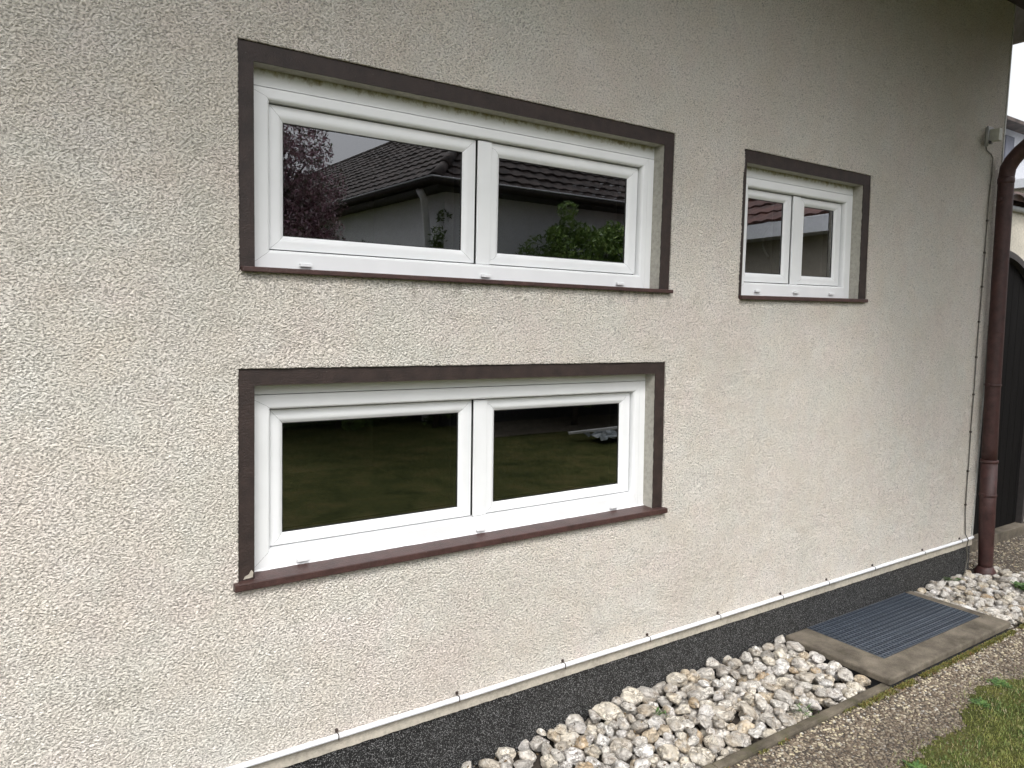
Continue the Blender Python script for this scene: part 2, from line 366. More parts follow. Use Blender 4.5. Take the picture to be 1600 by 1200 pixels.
def add_box(bm, x0, x1, y0, y1, z0, z1, f=None, bev=0.0):
    vs = [Vector((x, y, z)) for x in (x0, x1) for y in (y0, y1) for z in (z0, z1)]
    bv = [bm.verts.new(v) for v in vs]
    for q in ((0, 1, 3, 2), (4, 6, 7, 5), (0, 4, 5, 1), (2, 3, 7, 6), (0, 2, 6, 4), (1, 5, 7, 3)):
        bm.faces.new([bv[i] for i in q])
    if bev:
        es = {e for v in bv for e in v.link_edges}
        r = bmesh.ops.bevel(bm, geom=list(es), offset=bev, segments=2, affect='EDGES', profile=0.5)
        bv = list({v for v in r['verts']} | {v for v in bv if v.is_valid})
    if f:
        for v in bv: v.co = f(v.co)
    return bv
def box(name, x0, x1, y0, y1, z0, z1, mat, parent=None, bev=0.0, f=None, **kw):
    bm = bmesh.new(); add_box(bm, x0, x1, y0, y1, z0, z1, f, bev); return bm_obj(name, bm, mat, parent, **kw)
def tube(name, pts, r, mat, parent=None, n=20, caps=True, radii=None, **kw):
    pts = [Vector(p) for p in pts]; vs = []; fs = []
    ref = None
    for i, p in enumerate(pts):
        a = pts[max(i - 1, 0)]; b = pts[min(i + 1, len(pts) - 1)]; t = (b - a).normalized()
        if ref is None:
            ref = t.orthogonal().normalized()
        ref = (ref - t * ref.dot(t)).normalized(); s = t.cross(ref)
        rr = radii[i] if radii else r
        for k in range(n):
            an = 2 * PI * k / n; vs.append(p + (ref * math.cos(an) + s * math.sin(an)) * rr)
    for i in range(len(pts) - 1):
        for k in range(n):
            a = i * n + k; b = i * n + (k + 1) % n; fs.append((a, b, b + n, a + n))
    if caps: fs.append(tuple(range(n))[::-1]); fs.append(tuple(range((len(pts) - 1) * n, len(pts) * n)))
    o = from_py(name, vs, fs, mat, parent, **kw)
    for p in o.data.polygons: p.use_smooth = len(p.vertices) == 4
    return o

# ------------------------------------------------------------------ ground
def sheet(name, x0, x1, y0, y1, z, mat, **kw):
    return from_py(name, [(x0, y0, z), (x1, y0, z), (x1, y1, z), (x0, y1, z)], [(0, 1, 2, 3)], mat, **kw)
sheet('ground', -90, 90, -90, 90, -0.075, M['soil'], kind='structure')
# lawn: everything beyond the path, with a lobed edge along it
rnd = random.Random(4)
def lawn_edge(x):
    pts = [(-6, -.86), (1.5, -.86), (2.3, -.86), (2.6, -.845), (2.85, -.815), (3.1, -.83), (3.2, -.79), (3.38, -.725), (3.6, -.715), (3.85, -.77), (4.3, -.76), (5.0, -.7), (5.8, -.55), (7, -.5)]
    for (a, ya), (b, yb) in zip(pts, pts[1:]):
        if a <= x <= b: return ya + (yb - ya) * (x - a) / (b - a)
    return pts[0][1] if x < pts[0][0] else pts[-1][1]
ex = [-6 + 0.0125 * i for i in range(1041)]
ev = [(x, lawn_edge(x) - 0.03 + 0.04 * noise.noise(Vector((x * 9, 1.7, 0))) + 0.03 * noise.noise(Vector((x * 31, 4.7, 0))) + .02 * noise.noise(Vector((x * 90, 4.7, 0))), -0.036) for x in ex]
fv = ev + [(x, -60.0, -0.036) for x in ex]
n_ = len(ex)
from_py('lawn', fv, [(i, i + 1, n_ + i + 1, n_ + i) for i in range(n_ - 1)][::1], M['lawn'], kind='structure')
sheet('lawn_beyond', -60, -6.0, -60, 0.5, -0.037, M['lawn'], kind='structure')
sheet('path', -6.0, 7.0, -1.25, -0.524, -0.040, M['paving'], kind='structure')
sheet('yard', 5.32, 7.0, -0.524, 0.4, -0.040, M['paving'], kind='structure')
sheet('driveway', 7.0, 40, -12.0, 12.0, -0.045, M['paving'], kind='structure')

# pebbles of the exposed aggregate, near part of the path
def pebble_mesh():
    rs = np.random.RandomState(7)
    bm = bmesh.new(); bmesh.ops.create_icosphere(bm, subdivisions=1, radius=1.0)
    bv = np.array([v.co[:] for v in bm.verts]); bf = np.array([[v.index for v in f.verts] for f in bm.faces]); bm.free()
    P = []
    def scatter(n, x0, x1, yfun0, yfun1):
        xs = rs.uniform(x0, x1, n)
        for x in xs:
            a, b_ = yfun0(x), yfun1(x)
            P.append((x, rs.uniform(a, b_)))
    scatter(15500, 1.6, 4.75, lambda x: lawn_edge(x) - 0.13, lambda x: -0.527)
    scatter(2600, 5.2, 6.3, lambda x: -0.3, lambda x: 0.25)
    P_ = np.array(P); n = len(P_)
    r = rs.uniform(0.003, 0.0078, n); asp = rs.uniform(0.65, 1.5, n); th = rs.uniform(0, PI, n)
    V = np.empty((n, 12, 3)); jit = rs.uniform(0.8, 1.2, (n, 12, 1))
    b3 = bv[None] * jit
    lx = b3[:, :, 0] * (r * asp)[:, None]; ly = b3[:, :, 1] * (r / asp ** .5)[:, None]; lz = b3[:, :, 2] * (r * 0.5)[:, None]
    c, s = np.cos(th)[:, None], np.sin(th)[:, None]
    V[:, :, 0] = lx * c - ly * s + P_[:, 0:1]; V[:, :, 1] = lx * s + ly * c + P_[:, 1:2]; V[:, :, 2] = lz - 0.0395 + rs.uniform(-0.0012, 0.0012, n)[:, None]
    F = (bf[None] + (np.arange(n) * 12)[:, None, None]).reshape(-1, 3)
    me = bpy.data.meshes.new('path_pebbles'); V = V.reshape(-1, 3)
    me.vertices.add(len(V)); me.vertices.foreach_set('co', V.ravel().astype(np.float32))
    me.loops.add(F.size); me.loops.foreach_set('vertex_index', F.ravel().astype(np.int32))
    me.polygons.add(len(F)); me.polygons.foreach_set('loop_start', (np.arange(len(F)) * 3).astype(np.int32))
    me.polygons.foreach_set('use_smooth', np.ones(len(F), bool))
    me.update(calc_edges=True); me.materials.append(M['pebble'])
    link(bpy.data.objects.new('path_pebbles', me), kind='stuff', label='small cream and brown pebbles set in the exposed aggregate path')
pebble_mesh()

# concrete edging between the stone bed and the path
ed = empty('concrete_edging', (0, 0, 0), kind='structure')
x = -3.0
seg_rs = random.Random(3)
for L_ in (1.0, 1.0, 1.0, 1.0, 1.05, 1.12):
    dz = seg_rs.uniform(-0.003, 0.003)
    bm = bmesh.new()
    add_box(bm, x + 0.002, x + L_ - 0.002, -0.523, -0.482, -0.2, -0.022 + dz, None, 0.009)
    bm_obj('edging_stone', bm, M['edging'], ed, smooth=False)
    x += L_

# ------------------------------------------------------------------ light well
lw = empty('light_well', (3.72, -0.26, 0.0), label='concrete light well slab with a galvanised steel grating, set against the dark wall base', cat='light well')
SX0, SX1, SY0, SY1, SZ = 3.147, 4.318, -0.528, 0.0, 0.010
GX0, GX1, GY0, GY1 = 3.318, 4.252, -0.405, -0.004
SB = SZ - 0.029
def slab_mesh():
    bm = bmesh.new()
    o = [(SX0, SY0), (SX1, SY0), (SX1, SY1), (SX0, SY1)]; i_ = [(GX0, GY0), (GX1, GY0), (GX1, GY1), (GX0, GY1)]
    R_ = {}
    for z in (SB, SZ):
        R_[z] = ([bm.verts.new((*p, z)) for p in o], [bm.verts.new((*p, z)) for p in i_])
    for k in range(4):
        j = (k + 1) % 4
        for z in (SB, SZ): bm.faces.new((R_[z][0][k], R_[z][0][j], R_[z][1][j], R_[z][1][k]))
        bm.faces.new((R_[SB][0][k], R_[SB][0][j], R_[SZ][0][j], R_[SZ][0][k])); bm.faces.new((R_[SB][1][k], R_[SB][1][j], R_[SZ][1][j], R_[SZ][1][k]))
    bmesh.ops.recalc_face_normals(bm, faces=bm.faces)
    es = [e for e in bm.edges if (e.verts[0] in R_[SZ][0] and e.verts[1] in R_[SZ][0]) or (e.verts[0] in R_[SZ][0] and e.verts[1] in R_[SB][0]) or (e.verts[1] in R_[SZ][0] and e.verts[0] in R_[SB][0])]
    bmesh.ops.bevel(bm, geom=es, offset=0.009, segments=3, affect='EDGES', profile=0.5)
    return bm
sb = bmesh.new()
for q in ((SX0 + .012, GX0 - .002, SY0 + .012, -.001), (GX1 + .002, SX1 - .012, SY0 + .012, -.001), (GX0 - .002, GX1 + .002, SY0 + .012, GY0 - .002)): add_box(sb, *q, -.3, SB - .0005)
bm_obj('shaft_collar', sb, M['pit'], lw)
bm_obj('concrete_slab', slab_mesh(), M['slab'], lw)
pit = bmesh.new()
add_box(pit, GX0 + .003, GX1 - .003, GY0 + .003, GY1 - .002, -0.6, -0.045)
bmesh.ops.delete(pit, geom=[f for f in pit.faces if f.calc_center_median().z > -0.05], context='FACES')
bm_obj('shaft', pit, M['pit'], lw)
# grating
bmr = bmesh.new()
zt = SZ + 0.001
for a in ((GX0 + .0035, GX0 + .007, GY0 + .004, GY1 - .001), (GX1 - .007, GX1 - .0035, GY0 + .004, GY1 - .001)): add_box(bmr, *a, -0.026, zt)
for a in ((GX0 + .0072, GX1 - .0072, GY0 + .004, GY0 + .0065), (GX0 + .0072, GX1 - .0072, GY1 - .004, GY1 - .0015)): add_box(bmr, *a, -0.026, zt)
bm_obj('grating_frame', bmr, M['galv'], lw)
nb = 14
sh = None
for i in range(1, nb):
    y = GY0 + (GY1 - GY0) * i / nb
    if sh is None:
        bm = bmesh.new(); add_box(bm, GX0 + .0075, GX1 - .0075, -0.0016, 0.0016, -0.016, zt - .0002)
        o = bm_obj('bearing_bar', bm, M['galv'], lw); sh = o.data
    else:
        o = bpy.data.objects.new('bearing_bar', sh); link(o, lw)
    o.location = Vector((0, y, 0)) - lw.location
sh = None; nc = 38
for i in range(1, nc):
    x = GX0 + (GX1 - GX0) * i / nc
    if sh is None:
        bm = bmesh.new(); add_box(bm, -0.0021, 0.0021, GY0 + .007, GY1 - .0045, -0.002, zt - .0006)
        o = bm_obj('cross_bar', bm, M['galv'], lw); sh = o.data
    else:
        o = bpy.data.objects.new('cross_bar', sh); link(o, lw)
    o.location = Vector((x, 0, 0)) - lw.location
o = sheet('insect_screen', GX0 + .004, GX1 - .004, GY0 + .004, GY1 - .003, -0.0165, M['mesh'], parent=lw)

# ------------------------------------------------------------------ stone beds
def make_stone_meshes(n=18):
    out = []
    for k in range(n):
        rs = random.Random(100 + k)
        bm = bmesh.new(); bmesh.ops.create_icosphere(bm, subdivisions=4, radius=1.0)
        planes = []
        for _ in range(rs.randint(4, 8)):
            d = Vector((rs.gauss(0, 1), rs.gauss(0, 1), rs.gauss(0, 1))).normalized(); planes.append((d, rs.uniform(0.55, 0.88)))
        off = Vector((rs.uniform(0, 50), rs.uniform(0, 50), 0))
        for v in bm.verts:
            p = v.co.copy()
            for d, h in planes:
                t = p.dot(d)
                if t > h: p -= d * (t - h) * 0.8
            nn = noise.noise(p * 1.3 + off) * 0.20 + noise.noise(p * 3.4 + off) * 0.10 - abs(noise.noise(p * 5 + off)) * 0.07 + noise.noise(p * 9 + off) * 0.04
            v.co = p * (1 + nn)
        me = bpy.data.meshes.new('stone'); bm.to_mesh(me); bm.free()
        for p in me.polygons: p.use_smooth = True
        me.materials.append(M['stone']); out.append(me)
    return out
STONES = make_stone_meshes()
def pack(x0, x1, y0, y1, seed, target, allowed, level, n_max, rmin=0.016, rmax=0.049):
    rs = np.random.RandomState(seed); cell = 0.006
    nx, ny = int((x1 - x0) / cell), int((y1 - y0) / cell)
    H = np.full((nx, ny), -0.075)
    gx = x0 + (np.arange(nx) + .5) * cell; gy = y0 + (np.arange(ny) + .5) * cell
    OWN = np.full((nx, ny), -1); res = []
    ok = np.array([[allowed(a, b) for b in gy] for a in gx])
    LV = np.array([[level(a, b) for b in gy] for a in gx])
    fails = 0
    while len(res) < n_max and fails < 260:
        r = rmin + (rmax - rmin) * rs.beta(1.5, 2.6)
        sx, sy, sz = r * rs.uniform(0.95, 1.4), r * rs.uniform(0.8, 1.0), r * rs.uniform(0.6, 0.82)
        best = None
        for _ in range(14):
            i, j = rs.randint(0, nx), rs.randint(0, ny)
            if not ok[i, j]: continue
            th = rs.uniform(0, PI); R_ = int(max(sx, sy) / cell) + 1
            i0, i1, j0, j1 = max(i - R_, 0), min(i + R_ + 1, nx), max(j - R_, 0), min(j + R_ + 1, ny)
            X = gx[i0:i1, None] - gx[i]; Y = gy[None, j0:j1] - gy[j]
            u = (X * math.cos(th) + Y * math.sin(th)) / sx; v = (-X * math.sin(th) + Y * math.cos(th)) / sy
            q = 1 - u * u - v * v; mk = q > 0
            if (mk & ~ok[i0:i1, j0:j1]).sum() > 0.06 * mk.sum(): continue
            low = sz * np.sqrt(np.clip(q, 0, 1))
            z = np.percentile((H[i0:i1, j0:j1] + low)[mk], 90)
            sc = z + sz - LV[i, j]
            if best is None or sc < best[0]: best = (sc, i, j, th, z, low, mk, (i0, i1, j0, j1))
        if best is None: fails += 1; continue
        sc, i, j, th, z, low, mk, (i0, i1, j0, j1) = best
        if sc > 0.018: fails += 1; continue
        idx = len(res)
        sub = H[i0:i1, j0:j1]; own = OWN[i0:i1, j0:j1]; top = z + low; w_ = mk & (top > sub)
        sub[w_] = top[w_]; own[w_] = idx
        res.append((gx[i], gy[j], z, sx, sy, sz, th))
    vis = np.bincount(OWN[OWN >= 0], minlength=len(res))
    return res, vis
def build_bed(parent, res, vis, seed, keep):
    rs = random.Random(seed)
    order = sorted(range(len(res)), key=lambda i: -vis[i]); top = [i for i in order[:keep] if vis[i] > 12]
    tops = set(top); V = []; F = []
    for i in range(len(res)):
        x, y, z, sx, sy, sz, th = res[i]; me = STONES[rs.randrange(len(STONES))]
        rot = Matrix.Rotation(th, 4, 'Z') @ Matrix.Rotation(rs.uniform(-.3, .3), 4, 'X') @ Matrix.Rotation(rs.uniform(-.3, .3), 4, 'Y')
        mat = Matrix.Translation((x, y, z)) @ rot @ Matrix.Diagonal((sx * 1.07, sy * 1.07, sz * 1.07, 1)) @ Matrix.Rotation(rs.choice((0, PI / 2, PI)), 4, rs.choice('XYZ'))
        if i in tops:
            o = bpy.data.objects.new('stone', me); link(o, parent); o.matrix_basis = Matrix.Translation(-parent.location) @ mat
        elif vis[i] > 0 or rs.random() < 0.5:
            fm = FILL[rs.randrange(len(FILL))]; b0 = len(V)
            V += [mat @ Vector(v) for v in fm[0]]; F += [tuple(b0 + q for q in f) for f in fm[1]]
    o = from_py('stone_fill', V, F, M['stone_fill'], parent, smooth=True, kind='stuff')
def low_stones():
    out = []
    for k in range(8):
        bm = bmesh.new(); bmesh.ops.create_icosphere(bm, subdivisions=3, radius=1.0); o = Vector((k * 9.1, 3, 1))
        for v in bm.verts: v.co *= 0.95 + 0.3 * noise.noise(v.co * 1.4 + o)
        out.append(([v.co[:] for v in bm.verts], [[v.index for v in f.verts] for f in bm.faces])); bm.free()
    return out
FILL = low_stones()
bed1 = from_py('gravel_bed', [(-3, -.482, -.072), (3.147, -.482, -.072), (3.147, .004, -.072), (-3, .004, -.072)], [(0, 1, 2, 3)], M['soil'], kind='structure', label='bed of pale rounded stones along the dark wall base left of the light well')
def lvl1(x, y):
    # heaped a little against the wall, lower by the kerb and by the slab
    t = (y + 0.48) / 0.48; t -= 2.1 * max(0, min(1, (2.1 - x) / .9))
    return -0.018 + 0.030 * t + 0.010 * noise.noise(Vector((x * 3, y * 4, 0)))
# a margin beyond the left picture edge is filled as well; the rest of the bed continues with loose fill
res1, vis1 = pack(0.80, 3.15, -0.482, 0.0, 11, 0, lambda x, y: x < 3.14 - 0.02 * (y > -0.05) and y > -.474, lvl1, 900)
build_bed(bed1, res1, vis1, 21, 298)
bed2 = from_py('gravel_bed', [(4.318, -.524, -.072), (5.32, -.524, -.072), (5.32, .004, -.072), (4.318, .004, -.072)], [(0, 1, 2, 3)], M['soil'], kind='structure', label='bed of pale rounded stones round the foot of the brown downpipe')
bed2_ok = lambda x, y: (x > 4.325) and (y > -0.52 + 0.03 * math.sin(x * 9)) and ((x - 5.10) ** 2 + (y + 0.062) ** 2 > 0.055 ** 2) and (x < 5.30 + 0.05 * math.sin(y * 20)) and not (x > 5.03 and y > 0.02)
res2, vis2 = pack(4.318, 5.36, -0.524, 0.0, 12, 0, bed2_ok, lambda x, y: -0.012 + 0.012 * (y + .5) / .5 + 0.01 * noise.noise(Vector((x * 4, y * 4, 3))), 420, 0.018, 0.040)
build_bed(bed2, res2, vis2, 22, 240)

# ------------------------------------------------------------------ the house
house = empty('house', (0, 0, 0), label='beige roughcast house with three white double windows in brown surrounds and a black base', cat='house')
WX1 = 5.022          # where the roughcast ends and the smooth corner strip begins
CX = 5.036           # house corner
class Win: pass
def make_win(nom, act, **kw):
    W = Win(); W.nom = nom; W.act = act; W.__dict__.update(kw)
    x0, x1, z0, z1 = nom; TL, TR, BL, BR = act
    def f(co):
        u = (co.x - x0) / (x1 - x0); v = (co.z - z0) / (z1 - z0)
        bx = (BL[0] * (1 - u) + BR[0] * u) * (1 - v) + (TL[0] * (1 - u) + TR[0] * u) * v
        bz = (BL[1] * (1 - u) + BR[1] * u) * (1 - v) + (TL[1] * (1 - u) + TR[1] * u) * v
        return Vector((bx, co.y, bz + GZ))
    W.f = f; return W
WU = make_win((.572, 2.2485, .124, .7217), ((.573, .720), (2.2472, .7233), (.5717, .1253), (2.2498, .1226)),
    inner=(.615, 2.198, .671), line=(2.165, .622), fin=(.675, 2.138, .168, .588), ast=1.380,
    g1=(.7224, 1.3317), g2=(1.480, 2.086), gz=(.2125, .5405), fbot=.112, sill=(.576, 2.2515, .099, .113), stain=1, handle=0)
WL = make_win((.563, 2.2545, -.777, -.1735), ((.566, -.169), (2.246, -.178), (.560, -.777), (2.263, -.777)),
    inner=(.609, 2.203, -.2215), line=(2.170, -.2555), fin=(.6715, 2.143, -.7185, -.2985), ast=1.3835,
    g1=(.7165, 1.334), g2=(1.4825, 2.091), gz=(-.6806, -.345), fbot=-.790, sill=(.549, 2.2645, -.801, -.7795), stain=0, handle=1)
WR = make_win((2.671, 3.657, .124, .7265), ((2.669, .7243), (3.645, .729), (2.673, .117), (3.6685, .130)),
    inner=(2.696, 3.599, .6735), line=(3.568, .627), fin=(2.785, 3.543, .172, .588), ast=3.132,
    g1=(2.825, 3.084), g2=(3.243, 3.491), gz=(.2165, .5475), fbot=.112, sill=(2.676, 3.642, .094, .111), stain=1, handle=1)

# roughcast: a finely meshed sheet with the grain as real relief, and the three openings left out of it
rsr = random.Random(9)
WTOP = 3.47
def grain_field(x0, x1, z0, z1, st):
    """rounded grains parted by crevices, metres of height above the mean face"""
    rs = np.random.RandomState(17); nx, nz = int((x1 - x0) / st) + 2, int((z1 - z0) / st) + 2
    W = np.fft.rfft2(rs.standard_normal((nx, nz)))
    kx = np.fft.fftfreq(nx, st)[:, None]; kz = np.fft.rfftfreq(nz, st)[None, :]
    a = math.radians(-24); u = (kx * math.cos(a) + kz * math.sin(a)) * 1.25; v = (-kx * math.sin(a) + kz * math.cos(a)) * 0.88
    k = np.hypot(u, v)
    def band(k0, w): 
        f = np.fft.irfft2(W * np.exp(-((k - k0) / w) ** 2), s=(nx, nz)); return f / f.std()
    kk = np.maximum(k, 1.0); g = np.fft.irfft2(W * kk ** -.2 * np.exp(-(k / 150.) ** 6) * (1 - np.exp(-(k / 75.) ** 3)), s=(nx, nz)); g /= g.std()
    h = np.where(g > 0, np.tanh(g * .9) * .62, np.tanh(g * .7) * 1.2)
    m = band(1 / .16, 4.)
    return h * GRAIN + m * .0007
GRAIN = .0026
fx0, fx1_, fz0_, fz1_ = -.62, 5.04, .19, 3.49
FST = .0022
FIELD = grain_field(fx0, fx1_, fz0_, fz1_, FST)
def spaced(a, b, step):
    out = [a]
    while out[-1] < b: out.append(out[-1] + step(out[-1]))
    out = np.array(out); return a + (out - a) * (b - a) / (out[-1] - a)
gxs = spaced(-.6, WX1, lambda x: .0035 if x < 1.7 else .0035 + (x - 1.7) * .0005)
gzs = spaced(.204, WTOP, lambda z: .0037 if z < 2.6 else .005)
NX, NZ = len(gxs), len(gzs)
X = np.repeat(gxs[:, None], NZ, 1); Z = np.repeat(gzs[None, :], NX, 0)
dX = np.zeros_like(X); dZ = np.zeros_like(Z); keep = np.ones((NX - 1, NZ - 1), bool)
def fall(t, w): return np.clip(1 - np.abs(t) / w, 0, 1)
def outside(v, a, b, w): return np.clip(1 - np.maximum(np.maximum(a - v, v - b), 0) / w, 0, 1)
skirts = []
jr = np.random.RandomState(3)
for W in (WU, WL, WR):
    x0, x1, z0, z1 = W.nom; zb = W.sill[2] + .004
    P = {k: W.f(Vector((a, 0, b))) for k, (a, b) in dict(tl=(x0, z1), tr=(x1, z1), bl=(x0, zb), br=(x1, zb)).items()}
    il, ir = [int(np.argmin(np.abs(gxs - (P[a].x + P[b].x) / 2))) for a, b in (('tl', 'bl'), ('tr', 'br'))]
    jb, jt = [int(np.argmin(np.abs(gzs - (P[a].z + P[b].z) / 2))) for a, b in (('bl', 'br'), ('tl', 'tr'))]
    keep[il:ir, jb:jt] = False
    for i, a, b, amp in ((il, 'bl', 'tl', .0011), (ir, 'br', 'tr', .0010)):
        t = np.clip((gzs - P[a].z) / (P[b].z - P[a].z), 0, 1); e = P[a].x + (P[b].x - P[a].x) * t - gxs[i] + jr.normal(0, amp * .4, NZ)
        dX += fall(X - gxs[i], .13) * (e * outside(gzs, P[a].z, P[b].z, .13))[None, :]
    for j, a, b, amp in ((jb, 'bl', 'br', .0004), (jt, 'tl', 'tr', .0007)):
        t = np.clip((gxs - P[a].x) / (P[b].x - P[a].x), 0, 1); e = P[a].z + (P[b].z - P[a].z) * t - gzs[j] + jr.normal(0, amp * .6, NX)
        dZ += fall(Z - gzs[j], .10) * (e * outside(gxs, P[a].x, P[b].x, .13))[:, None]
    loop = [(i, jb) for i in range(il, ir)] + [(ir, j) for j in range(jb, jt)] + [(i, jt) for i in range(ir, il, -1)] + [(il, j) for j in range(jt, jb, -1)]
    skirts.append([i * NZ + j for i, j in loop])
X = X + dX; Z = Z + dZ
fi = (X - fx0) / FST; fj = (Z - fz0_) / FST; i0 = np.clip(fi.astype(int), 0, FIELD.shape[0] - 2); j0 = np.clip(fj.astype(int), 0, FIELD.shape[1] - 2); di = fi - i0; dj = fj - j0
Hh = FIELD[i0, j0] * (1 - di) * (1 - dj) + FIELD[i0 + 1, j0] * di * (1 - dj) + FIELD[i0, j0 + 1] * (1 - di) * dj + FIELD[i0 + 1, j0 + 1] * di * dj
Hh *= 1 + .25 * np.clip((X - 1.7) / 2.5, 0, 1)      # the coarser mesh there rounds the grain off a little
co = np.stack([X, -Hh, Z], -1).reshape(-1, 3)
idx = np.arange(NX * NZ).reshape(NX, NZ)
Fq = np.stack([idx[:-1, :-1], idx[1:, :-1], idx[1:, 1:], idx[:-1, 1:]], -1)[keep]
extra_v = []; extra_f = []; nb0 = len(co)
for lp in skirts:
    b0 = nb0 + len(extra_v)
    for i in lp: extra_v.append((co[i][0], .012, co[i][2]))
    n = len(lp)
    for q in range(n): extra_f.append((lp[q], lp[(q + 1) % n], b0 + (q + 1) % n, b0 + q))
b0 = nb0 + len(extra_v); extra_v += [(-4, -.0005, .204), (-.6, -.0005, .204), (-.6, -.0005, WTOP), (-4, -.0005, WTOP)]; extra_f.append((b0, b0 + 1, b0 + 2, b0 + 3))
used = np.zeros(nb0 + len(extra_v), bool); used[Fq.ravel()] = True; used[nb0:] = True
co = np.concatenate([co, np.array(extra_v)]); Fq = np.concatenate([Fq, np.array(extra_f)])
remap = np.cumsum(used) - 1; co = co[used]; Fq = remap[Fq]
me = bpy.data.meshes.new('wall'); me.vertices.add(len(co)); me.vertices.foreach_set('co', co.ravel().astype(np.float32))
me.loops.add(Fq.size); me.loops.foreach_set('vertex_index', Fq.ravel().astype(np.int32))
me.polygons.add(len(Fq)); me.polygons.foreach_set('loop_start', (np.arange(len(Fq)) * 4).astype(np.int32))
sm = np.ones(len(Fq), bool); sm[-len(extra_f):] = False
me.polygons.foreach_set('use_smooth', sm)
me.update(calc_edges=True); me.materials.append(M['render'])
wall = bpy.data.objects.new('wall', me); link(wall, house)
# smooth strips: below the roughcast and up the corner
def ragged_strip(name, x0, x1, z0, z1, y, mat, horiz=True, jl=.0012, jh=0.0):
    bm = bmesh.new(); n = int(((x1 - x0) if horiz else (z1 - z0)) / 0.02)
    lo = []; hi = []; lb = []; hb = []
    for i in range(n + 1):
        t = i / n; a, b = rsr.uniform(-jl, jl), rsr.uniform(-jh, jh)
        if horiz: p, q = (x0 + (x1 - x0) * t, z0 + a), (x0 + (x1 - x0) * t, z1 + b)
        else: p, q = (x0 + b, z0 + (z1 - z0) * t), (x1 + a * 0, z0 + (z1 - z0) * t)
        lo.append(bm.verts.new((p[0], y, p[1]))); hi.append(bm.verts.new((q[0], y, q[1])))
        lb.append(bm.verts.new((p[0], y + .02, p[1]))); hb.append(bm.verts.new((q[0], y + .02, q[1])))
    for i in range(n):
        bm.faces.new((lo[i], lo[i + 1], hi[i + 1], hi[i])); bm.faces.new((lb[i], lb[i + 1], lo[i + 1], lo[i])); bm.faces.new((hi[i], hi[i + 1], hb[i + 1], hb[i]))
    return bm_obj(name, bm, mat, house)
ragged_strip('plaster_strip', -4, CX, .164, .2035, -0.002, M['band'])
box('corner_bead', WX1 - .0005, CX, -.0045, .016, .2042, WTOP, M['bead'], house, .0015)
box('wall_end', CX - .02, CX, .018, .2815, -.1, WTOP, M['corner'], house)
box('plinth', -4, CX, .0065, .03, -.3, .1715, M['plinth'], house)
# rooms behind the panes
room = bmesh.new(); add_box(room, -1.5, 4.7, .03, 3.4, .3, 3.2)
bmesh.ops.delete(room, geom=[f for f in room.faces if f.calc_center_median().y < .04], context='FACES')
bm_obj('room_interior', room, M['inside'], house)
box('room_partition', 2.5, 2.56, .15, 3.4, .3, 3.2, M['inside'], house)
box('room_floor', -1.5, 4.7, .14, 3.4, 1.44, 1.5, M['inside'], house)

def mitred(name, W, out, wd, prof, mat, parent, gap=0.0004, smooth=True):
    """out = (x0,x1,z0,z1); wd = widths l,r,b,t; prof = [(fraction-free distance from the inner edge | 'w', y)] """
    x0, x1, z0, z1 = out; wl, wr, wb, wt = wd
    V = []; F = []
    def member(side):
        b0 = len(V); n = len(prof)
        wv = {'l': wl, 'r': wr, 'b': wb, 't': wt}[side]
        for d, y in prof:
            def ins(wk): return (wk - (d if d is not None else wk)) if d is None or d <= wk else 0.0
            l, r_, b_, t_ = [min(max(wk - d, 0), wk) if d is not None else 0.0 for wk in (wl, wr, wb, wt)]
            if side == 'l': a, c = (x0 + l, z0 + b_ + gap), (x0 + l, z1 - t_ - gap)
            elif side == 'r': a, c = (x1 - r_, z1 - t_ - gap), (x1 - r_, z0 + b_ + gap)
            elif side == 'b': a, c = (x1 - r_ - gap, z0 + b_), (x0 + l + gap, z0 + b_)
            else: a, c = (x0 + l + gap, z1 - t_), (x1 - r_ - gap, z1 - t_)
            V.append(W.f(Vector((a[0], y, a[1])))); V.append(W.f(Vector((c[0], y, c[1]))))
        for i in range(n - 1): F.append((b0 + 2 * i, b0 + 2 * i + 1, b0 + 2 * i + 3, b0 + 2 * i + 2))
    for s in 'lrbt': member(s)
    o = from_py(name, V, F, mat, parent)
    bm = bmesh.new(); bm.from_mesh(o.data)
    for f in bm.faces:
        if f.normal.y > 0.02: f.normal_flip()
    bm.to_mesh(o.data); bm.free()
    if smooth:
        for p in o.data.polygons: p.use_smooth = True
        o.data.set_sharp_from_angle(angle=math.radians(38))
    return o
def win_box(name, W, x0, x1, y0, y1, z0, z1, mat, parent, bev=0.0, **kw):
    return box(name, x0, x1, y0, y1, z0, z1, mat, parent, bev, W.f, **kw)

